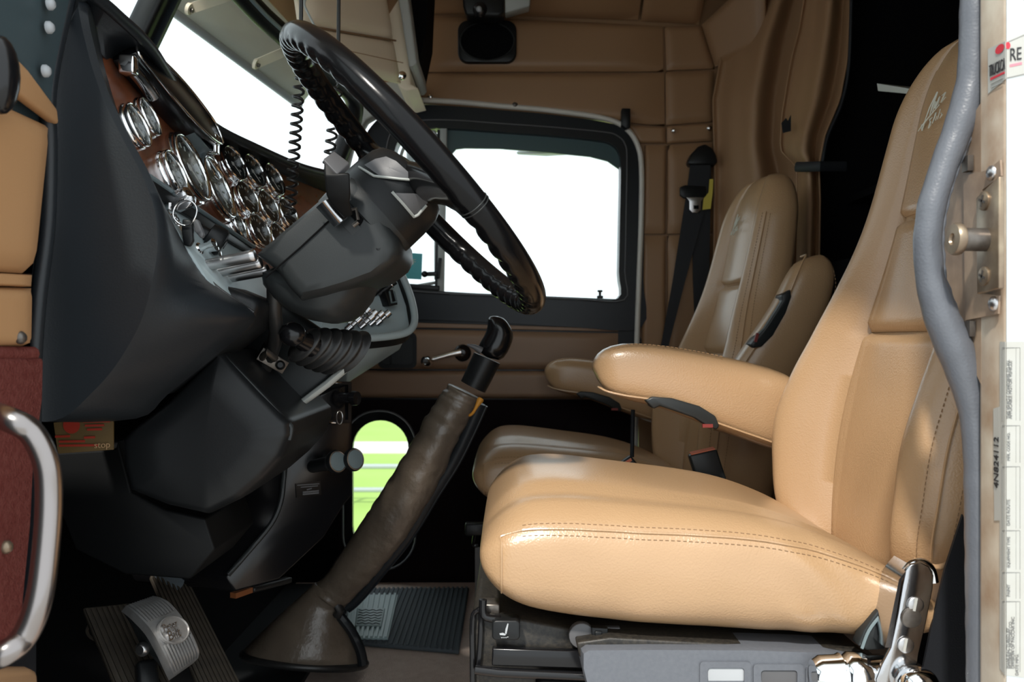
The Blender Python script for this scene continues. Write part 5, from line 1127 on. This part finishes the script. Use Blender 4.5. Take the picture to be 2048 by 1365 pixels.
# overhead console edge beside it
oc = thing('overhead_console', P(815, 120, 2.45), 'cream overhead console end with dark grille right of the sun visor', 'console')
MB().prism([P(x, y, 2.40) for x, y in ((752, -70), (800, -70), (822, 168), (838, 176), (812, 182), (796, 172))], (0.0, 0.24, 0)).build('console_side', 'vinyl_cream', oc, bevel=0.006)
MB().prism([P(x, y, 2.36) for x, y in ((786, -70), (808, -70), (834, 126), (826, 134), (818, 132))], (0.0, 0.28, 0)).build('console_edge', 'trim_light', oc, bevel=0.004)
MB().prism([P(x, y, 2.46) for x, y in ((812, -70), (858, -70), (852, 60), (838, 128), (832, 126))], (0.0, 0.2, 0)).build('grille', 'black_matte', oc)
# speaker in the side wall
spk = thing('wall_speaker', D(975, 132, 0.02), 'black oval speaker in the tan side wall above the passenger window', 'speaker')
MB().prism([D(x, y, 0.034) for x, y in stadium(975, 90, 116, 84, 20, 5)], (0, 0.03, 0)).build('speaker_frame', 'black', spk, bevel=0.004)
MB().tube([D(975 + 53*math.cos(a), 90 + 38*math.sin(a), 0.036) for a in [2*math.pi*k/40 for k in range(40)]], 0.0022, 6, closed=True).build('speaker_ring', 'grey_plastic', spk)
MB().loft([[D(975 + s*52*math.cos(a), 90 + s*37*math.sin(a), h) for a in [2*math.pi*k/36 for k in range(36)]] for s, h in ((1, 0.035), (0.7, 0.039), (0.02, 0.041))]).build('speaker_mesh', 'black_matte', spk, smooth=60)
# reading lamp on the slope above
rlp = thing('reading_lamp', P(985, 20, 2.58), 'black reading lamp with pale lens on the roof edge above the speaker', 'lamp')
MB().prism([P(x, y, 2.54) for x, y in ((924, -50), (1008, -50), (1008, 26), (996, 32), (932, 30), (926, 12))], (0, 0.12, 0.02)).build('lamp_body', 'black', rlp, bevel=0.006)
MB().prism([P(x, y, 2.545) for x, y in ((1009, -50), (1064, -50), (1060, 12), (1010, 26))], (0, 0.10, 0.02)).build('lamp_lens', 'trim_light', rlp, bevel=0.005)
MB().lathe([(0.022, 0), (0.020, 0.008), (0.010, 0.013), (0.0, 0.014)], P(960, 20, 2.545), (0, -1, -0.3), 22).build('lamp_bowl', 'gloss_black', rlp)
MB().sphere(P(958, 18, 2.51), 0.008, n=12).build('bulb', 'pale_grey', rlp)
# chrome buttons and coat hook on the wall panels
for x, y, l in ((862, 197, 'chrome button above the passenger window, front end'), (1030, 213, 'dark screw button above the passenger window middle'), (1346, 264, 'left one of two chrome buttons on the tan pillar panel'), (1416, 259, 'right one of two chrome buttons on the tan pillar panel')):
    o = MB().lathe([(0.009, 0), (0.009, 0.003), (0.006, 0.007), (0.0, 0.009)], D(x, y, 0.014), (0, -1, 0.15), 16).build('trim_button', 'chrome' if x != 1030 else 'grease_steel'); tag(o, l, 'button', 'trim buttons on the side wall')
o = MB().prism([D(x, y, 0.045) for x, y in ((1240, 224), (1257, 224), (1257, 262), (1248, 264), (1240, 258))], (0, 0.04, 0)).build('coat_hook', 'black', bevel=0.003); tag(o, 'small black coat hook at the upper rear corner of the passenger window', 'hook')
# passenger seat belt on the pillar
bt = thing('seat_belt', D(1350, 700, 0.05), 'black passenger seat belt hanging from its pillar guide with yellow tag', 'seat belt')
MB().prism([D(x, y, 0.06) for x, y in ((1368, 330), (1375, 316), (1388, 302), (1402, 296), (1416, 304), (1424, 318), (1427, 332), (1422, 338), (1370, 338))], (0, 0.04, 0)).build('belt_guide', 'black', bt, bevel=0.006)
def ribbon(name, pa, pb, m):
    return MB().loft([[a, b, b + Vector((0, 0.003, 0)), a + Vector((0, 0.003, 0))] for a, b in zip(pa, pb)]).build(name, m, bt)
ribbon('belt_webbing', [D(x, y, 0.055) for x, y in ((1374, 330), (1368, 380), (1360, 430), (1338, 570), (1318, 680), (1310, 720))], [D(x, y, 0.055) for x, y in ((1414, 330), (1408, 380), (1400, 430), (1362, 570), (1334, 680), (1324, 720))], 'belt')
ribbon('belt_webbing', [D(x, y, 0.045) for x, y in ((1378, 430), (1380, 560), (1386, 720))], [D(x, y, 0.045) for x, y in ((1416, 330), (1412, 560), (1408, 720))], 'belt')
MB().prism([D(x, y, 0.066) for x, y in ((1352, 382), (1362, 378), (1402, 380), (1404, 398), (1398, 404), (1360, 404), (1352, 398))], (0, 0.012, 0)).build('tongue_grip', 'black', bt, bevel=0.003)
MB().prism([D(x, y, 0.068) for x, y in ((1364, 402), (1398, 402), (1393, 410), (1392, 426), (1386, 432), (1376, 432), (1370, 426), (1370, 410))], (0, 0.004, 0)).build('tongue', 'steel', bt, bevel=0.001)
MB().prism([D(x, y, 0.070) for x, y in ((1378, 418), (1388, 418), (1388, 425), (1378, 425))], (0, 0.003, 0)).build('tongue_slot', 'black_matte', bt)
MB().prism([D(x, y, 0.064) for x, y in ((1398, 404), (1408, 392), (1410, 366), (1417, 366), (1416, 392), (1412, 424), (1396, 426))], (0, 0.002, 0)).build('yellow_tag', 'yellow', bt)
# microphone cords hanging in front of the windscreen
def cord(x0, y0, ystart, yend, Y, amp, turns, lab, xdrift):
    t = thing('coiled_cord', P(x0, yend, Y), lab, 'cord', 'coiled cords by the windscreen')
    top = P(x0 + 2, -60, Y); a = P(x0, ystart, Y)
    pts = [top, top.lerp(a, 0.5), a]
    MB().tube(spline(pts, 4), 0.0035, 8).build('straight_cord', 'rubber', t)
    co = []
    N = turns*12
    for k in range(N + 1):
        f = k/N; py = lerp(ystart, yend, f); px = x0 + xdrift*f; r = amp*Y/F*min(1, f*8)
        co.append(P(px, py, Y) + Vector((math.cos(2*math.pi*turns*f)*r, math.sin(2*math.pi*turns*f)*r, 0)))
    MB().tube(co, 0.0026, 6).build('coil', 'rubber', t)
    return t
cord(601, 0, 128, 440, 1.47, 10, 17, 'coiled black cord hanging before the windscreen, left one', -22)
cord(676, 0, 165, 335, 1.62, 10, 8, 'coiled black cord hanging behind the steering wheel rim, right one', -20)

# ================================================================== CURTAINS
def curtain(name, lft, rgt, Yl, Yr, folds, amp, lab, y0, y1, nu=60, nv=40):
    mb = MB()
    def fn(u, v):
        y = lerp(y0, y1, v); xl = interp(y, lft); xr = interp(y, rgt)
        ph = 0.6*math.sin(v*3.0)
        Y = lerp(Yl, Yr, u) + amp*math.sin(2*math.pi*folds*u + ph) + 0.25*amp*math.sin(2*math.pi*folds*2.1*u + 1.3 - ph)
        return P(lerp(xl, xr, u), y, Y)
    mb.grid(fn, nu, nv); o = mb.build(name, 'curtain', smooth=180)
    o.modifiers.new('thickness', 'SOLIDIFY').thickness = 0.004
    tag(o, lab, 'curtain', 'sleeper curtains'); return o
curtain('curtain', [(-80, 1500), (0, 1484), (90, 1445), (200, 1424), (340, 1428), (720, 1424)], [(-80, 1632), (0, 1622), (60, 1610), (180, 1590), (290, 1580), (360, 1600), (720, 1600)], 2.66, 2.50, 1.4, 0.04, 'wide tan vinyl curtain hanging behind the passenger seat', -80, 720)
tc_ = curtain('curtain', [(-80, 1612), (0, 1606), (60, 1596), (120, 1580), (230, 1562), (300, 1558), (336, 1592), (400, 1592), (560, 1585)], [(-80, 1706), (0, 1702), (120, 1697), (200, 1682), (270, 1652), (332, 1640), (400, 1642), (560, 1640)], 2.40, 2.30, 1.3, 0.03, 'narrow tan curtain gathered by a black strap at the dark sleeper opening', -80, 560)
o = MB().tube([P(1592, 334, 2.33), P(1610, 334, 2.29), P(1640, 333, 2.25), P(1692, 333, 2.26)], 0.013, 8, squash=(0.35, 1)).build('tie_strap', 'belt'); tag(o, 'black strap tied round the narrow curtain', 'strap')
o = MB().prism([P(x, y, 2.345) for x, y in ((1563, 246), (1572, 236), (1576, 242), (1582, 230), (1582, 262), (1566, 266))], (0, 0.003, 0)).build('curtain_tab', 'belt'); tag(o, 'small ragged black tab on the narrow tan curtain', 'tab')
o = MB().tube(spline([P(1704, -60, 2.28), P(1699, 120, 2.28), P(1684, 205, 2.28), P(1655, 275, 2.28), P(1645, 330, 2.27)], 5), 0.005, 8).build('curtain_binding', 'belt', tc_); WL[o.name] = WL[o.name]

# ================================================================== DOOR PILLAR AT THE RIGHT
wle = [(-60, 1922), (0, 1922), (75, 1920), (150, 1917), (220, 1900), (280, 1880), (330, 1862), (410, 1836), (480, 1827), (560, 1832), (640, 1850), (720, 1884), (800, 1914), (860, 1925), (930, 1929), (1100, 1932), (1440, 1936)]
wri = [(-60, 1978), (0, 1978), (80, 1977), (150, 1974), (220, 1962), (280, 1936), (330, 1915), (410, 1890), (480, 1881), (560, 1887), (640, 1918), (720, 1955), (800, 1972), (860, 1978), (930, 1983), (1100, 1988), (1440, 1996)]
t1 = thing('trim_2', P(1955, 1365, 0.94), 'grey vinyl windlace edging round the driver door opening', kind='structure')
pts = []; rad = []
ys_ = [y for y, _ in wle]
for y in [-60 + 1500*k/150 for k in range(151)]:
    a, b = interp(y, wle), interp(y, wri); Y = 0.925
    pts.append(P((a+b)/2, y, Y)); rad.append((b-a)/2/F*Y)
for _ in range(3):
    pts = [pts[0]] + [(pts[i-1] + pts[i]*2 + pts[i+1])/4 for i in range(1, len(pts)-1)] + [pts[-1]]
    rad = [rad[0]] + [(rad[i-1] + rad[i]*2 + rad[i+1])/4 for i in range(1, len(rad)-1)] + [rad[-1]]
rad = [r*(1 + 0.025*math.sin(i*0.9)*math.sin(i*0.23)) for i, r in enumerate(rad)]
MB().tube(pts, rad, 22).build('windlace', 'windlace', t1, smooth=80)
bead = [p + Vector((r*0.93, -0.004, 0)) for p, r in zip(pts, rad)]
MB().tube(bead[20:84], [0.0026 + 0.0006*math.sin(i*1.9) for i in range(64)], 8).build('braided_bead', 'windlace', t1)
MB().tube([p + Vector((r*0.72, -r*0.72, 0)) for p, r in zip(pts, rad)][96:150], 0.0022, 6).build('worn_ridge', 'worn_edge', t1)
# strip between windlace and pillar corner, with latch parts
stk = thing('door_striker', J(1990, 480), 'greasy door striker pin on a yellowed plate screwed to the pillar', 'door striker')
MB().prism([J(1971, 396, 0.004), J(2018, 352, 0.004), J(2018, 578, 0.004), J(1973, 589, 0.004)], (-0.006, 0, 0)).build('plate', 'brass_plate', stk, bevel=0.0015)
pinc = J(1990, 480, 0.008)
MB().lathe([(0.0115, 0), (0.0115, 0.026)], pinc, (-1, 0, 0.02), 24).build('pin', 'grease_steel', stk)
hd_ = MB().lathe([(0.0150, 0.026), (0.0158, 0.028), (0.0158, 0.032), (0.0148, 0.034), (0.006, 0.0345), (0.005, 0.032), (0.0, 0.032)], pinc, (-1, 0, 0.02), 28).build('pin_head', 'brass_plate', stk, smooth=40)
for y in (402, 553):
    s_ = MB().lathe([(0.0095, 0), (0.0095, 0.0015), (0.008, 0.0022), (0.0, 0.0022)], J(1989, y, 0.010), (-1, 0, 0), 20).build('screw', 'brass_plate', stk)
    for k in range(4):
        a = math.radians(20 + 90*k); c = J(1989, y, 0.0125); MB().bar(c, c + Vector((0, math.cos(a)*0.006, math.sin(a)*0.006)), 0.0025, 0.001, (1, 0, 0)).build('screw_slot', 'grease_steel', s_)
lp = thing('latch_backplate', J(1960, 640), 'stained metal backing plate with tabs behind the door striker', 'plate')
MB().prism([J(x, y, 0.002) for x, y in ((1934, 352), (1985, 340), (2008, 320), (2010, 352), (1972, 380), (1966, 586), (2006, 592), (2004, 628), (1938, 641))], (-0.002, 0, 0)).build('plate', 'greasy_paint', lp)
for x, y in ((1992, 346), (1996, 608)):
    MB().lathe([(0.0075, 0), (0.007, 0.002), (0.004, 0.004), (0.0, 0.0045)], J(x, y, 0.004), (-1, 0, 0), 18).build('rivet', 'steel', lp)
for x, y in ((1943, 328), (1947, 658)):
    MB().box(J(x, y, 0.004), (0.006, 0.012, 0.016)).build('tab', 'grease_steel', lp)
# stickers on the pillar
def outer(px, py, lift=0.0008): return P(px, py, 0.856 - lift)
tk = thing('service_sticker', outer(2020, 180), 'small white sticker with red bar wrapped round the top of the pillar edge', 'sticker')
MB().prism([J(1977, 98, 0.0006), J(2012, 82, 0.0006), J(2012, 158, 0.0006), J(1977, 188, 0.0006)], (0.0005, 0, 0)).build('sticker_inner', 'paper', tk)
MB().prism([outer(2013, 82), outer(2060, 62), outer(2060, 148), outer(2013, 158)], (0, 0.0007, 0)).build('sticker_outer', 'paper', tk)
MB().tube([outer(2014, 85, 0.001), outer(2058, 66, 0.001)], 0.0003, 4).tube([outer(2014, 156, 0.001), outer(2058, 146, 0.001)], 0.0003, 4).build('sticker_border', 'grey_ink', tk)
jx = (J(2008, 140) - J(1980, 148)).normalized(); 
jt = (J(2011, 138) - J(1982, 152)).normalized()
text_mesh('sticker_word', 'TRUCKCA', J(1981, 154, 0.0014), jt, (0, 0, 1), 0.0165, 'ink', tk, xs=0.37)
text_mesh('sticker_word', 'RE', outer(2019, 122, 0.0014), (1, 0, 0.14), (0, 0, 1), 0.0175, 'ink', tk, xs=0.62)
MB().prism([J(1983, 156, 0.0012), J(2011, 143, 0.0012), J(2011, 147, 0.0012), J(1983, 161, 0.0012)], (0.0004, 0, 0)).build('red_bar', 'red_ink', tk)
MB().prism([outer(2020, 129, 0.0012), outer(2044, 124, 0.0012), outer(2044, 129, 0.0012), outer(2020, 134, 0.0012)], (0, 0.0004, 0)).build('red_bar', 'pink_ink', tk)
MB().loft([[J(2002 + 9*s*math.cos(a) , 98 - 5*s*math.cos(a) + 9*s*math.sin(a), 0.0013) for a in [2*math.pi*k/24 for k in range(24)]] for s in (1.0, 0.02)], cap=False).build('red_oval', 'red_ink', tk)
MB().loft([[outer(2016 + 5*s*math.cos(a) , 91 + 7*s*math.sin(a), 0.0013) for a in [2*math.pi*k/24 for k in range(24)]] for s in (1.0, 0.02)], cap=False).build('red_oval', 'red_ink', tk)
for y in (168, 176): MB().prism([J(1984, y, 0.0012), J(2008, y - 12, 0.0012), J(2008, y - 10.6, 0.0012), J(1984, y + 1.4, 0.0012)], (0.0003, 0, 0)).build('print_line', 'grey_ink', tk)
# certification label, running up the pillar edge
ct = thing('certification_label', outer(2030, 1340), 'long white printed certification label running down the outer pillar face', 'label')
MB().prism([J(2001, 684, 0.0008), J(2012, 684, 0.0008), J(2012, 1352, 0.0008), J(2001, 1338, 0.0008)], (0.0005, 0, 0)).build('label_edge', 'paper', ct)
MB().prism([outer(2013, 684), outer(2075, 684), outer(2075, 1360), outer(2013, 1352)], (0, 0.0007, 0)).build('label_face', 'paper', ct)
for y0_, y1_ in ((696, 842), (852, 926), (934, 1058), (1062, 1140), (1146, 1198), (1204, 1345)):
    MB().tube([J(2007, y0_, 0.0012), J(2007, y1_, 0.0012)], 0.0003, 4).tube([outer(2040, y0_), outer(2040, y1_)], 0.0003, 4).tube([J(2007, y0_, 0.0012), J(2012, y0_, 0.0012), outer(2040, y0_)], 0.0003, 4).tube([outer(2032, y0_), outer(2032, y1_)], 0.0002, 4).build('print_box', 'grey_ink', ct)
random.seed(3)
for x, y0_, y1_, txt in ((2016, 838, 700, 'THIS VEHICLE CONFORMS TO ALL'), (2021, 838, 700, 'APPLICABLE MOTOR VEHICLE'), (2017, 922, 856, 'MFR. CODE NO.'), (2017, 1052, 940, 'DATE ROUTE'), (2017, 1136, 1066, 'EQUIPMENT TYPE'), (2017, 1194, 1150, 'PAINT'), (2016, 1338, 1210, 'MANUFACTURED BY'), (2021, 1338, 1210, 'PETERBILT MOTORS CO'), (2026, 1338, 1210, 'DIVISION OF PACCAR INC'), (2034, 1352, 1290, 'DATE MFG.')):
    L = (y0_ - y1_)/F*0.856
    text_mesh('label_text', txt, outer(x + 3, y0_, 0.0012), (0, 0, 1), (-1, 0, 0), min(0.0042, L/len(txt)*1.55), 'grey_ink', ct)
vn = thing('serial_label', J(1996, 1040), 'narrow cream strip with a stamped serial number beside the grey windlace', 'label')
MB().prism([J(1988, 818, 0.0008), J(2000, 814, 0.0008), J(2001, 1042, 0.0008), J(1990, 1042, 0.0008)], (0.0005, 0, 0)).build('strip', 'paper', vn)
text_mesh('serial_number', '4N824112', J(1999.5, 978, 0.0014), (0, 0, 1), (0, 1, 0), 0.0118, 'ink', vn)
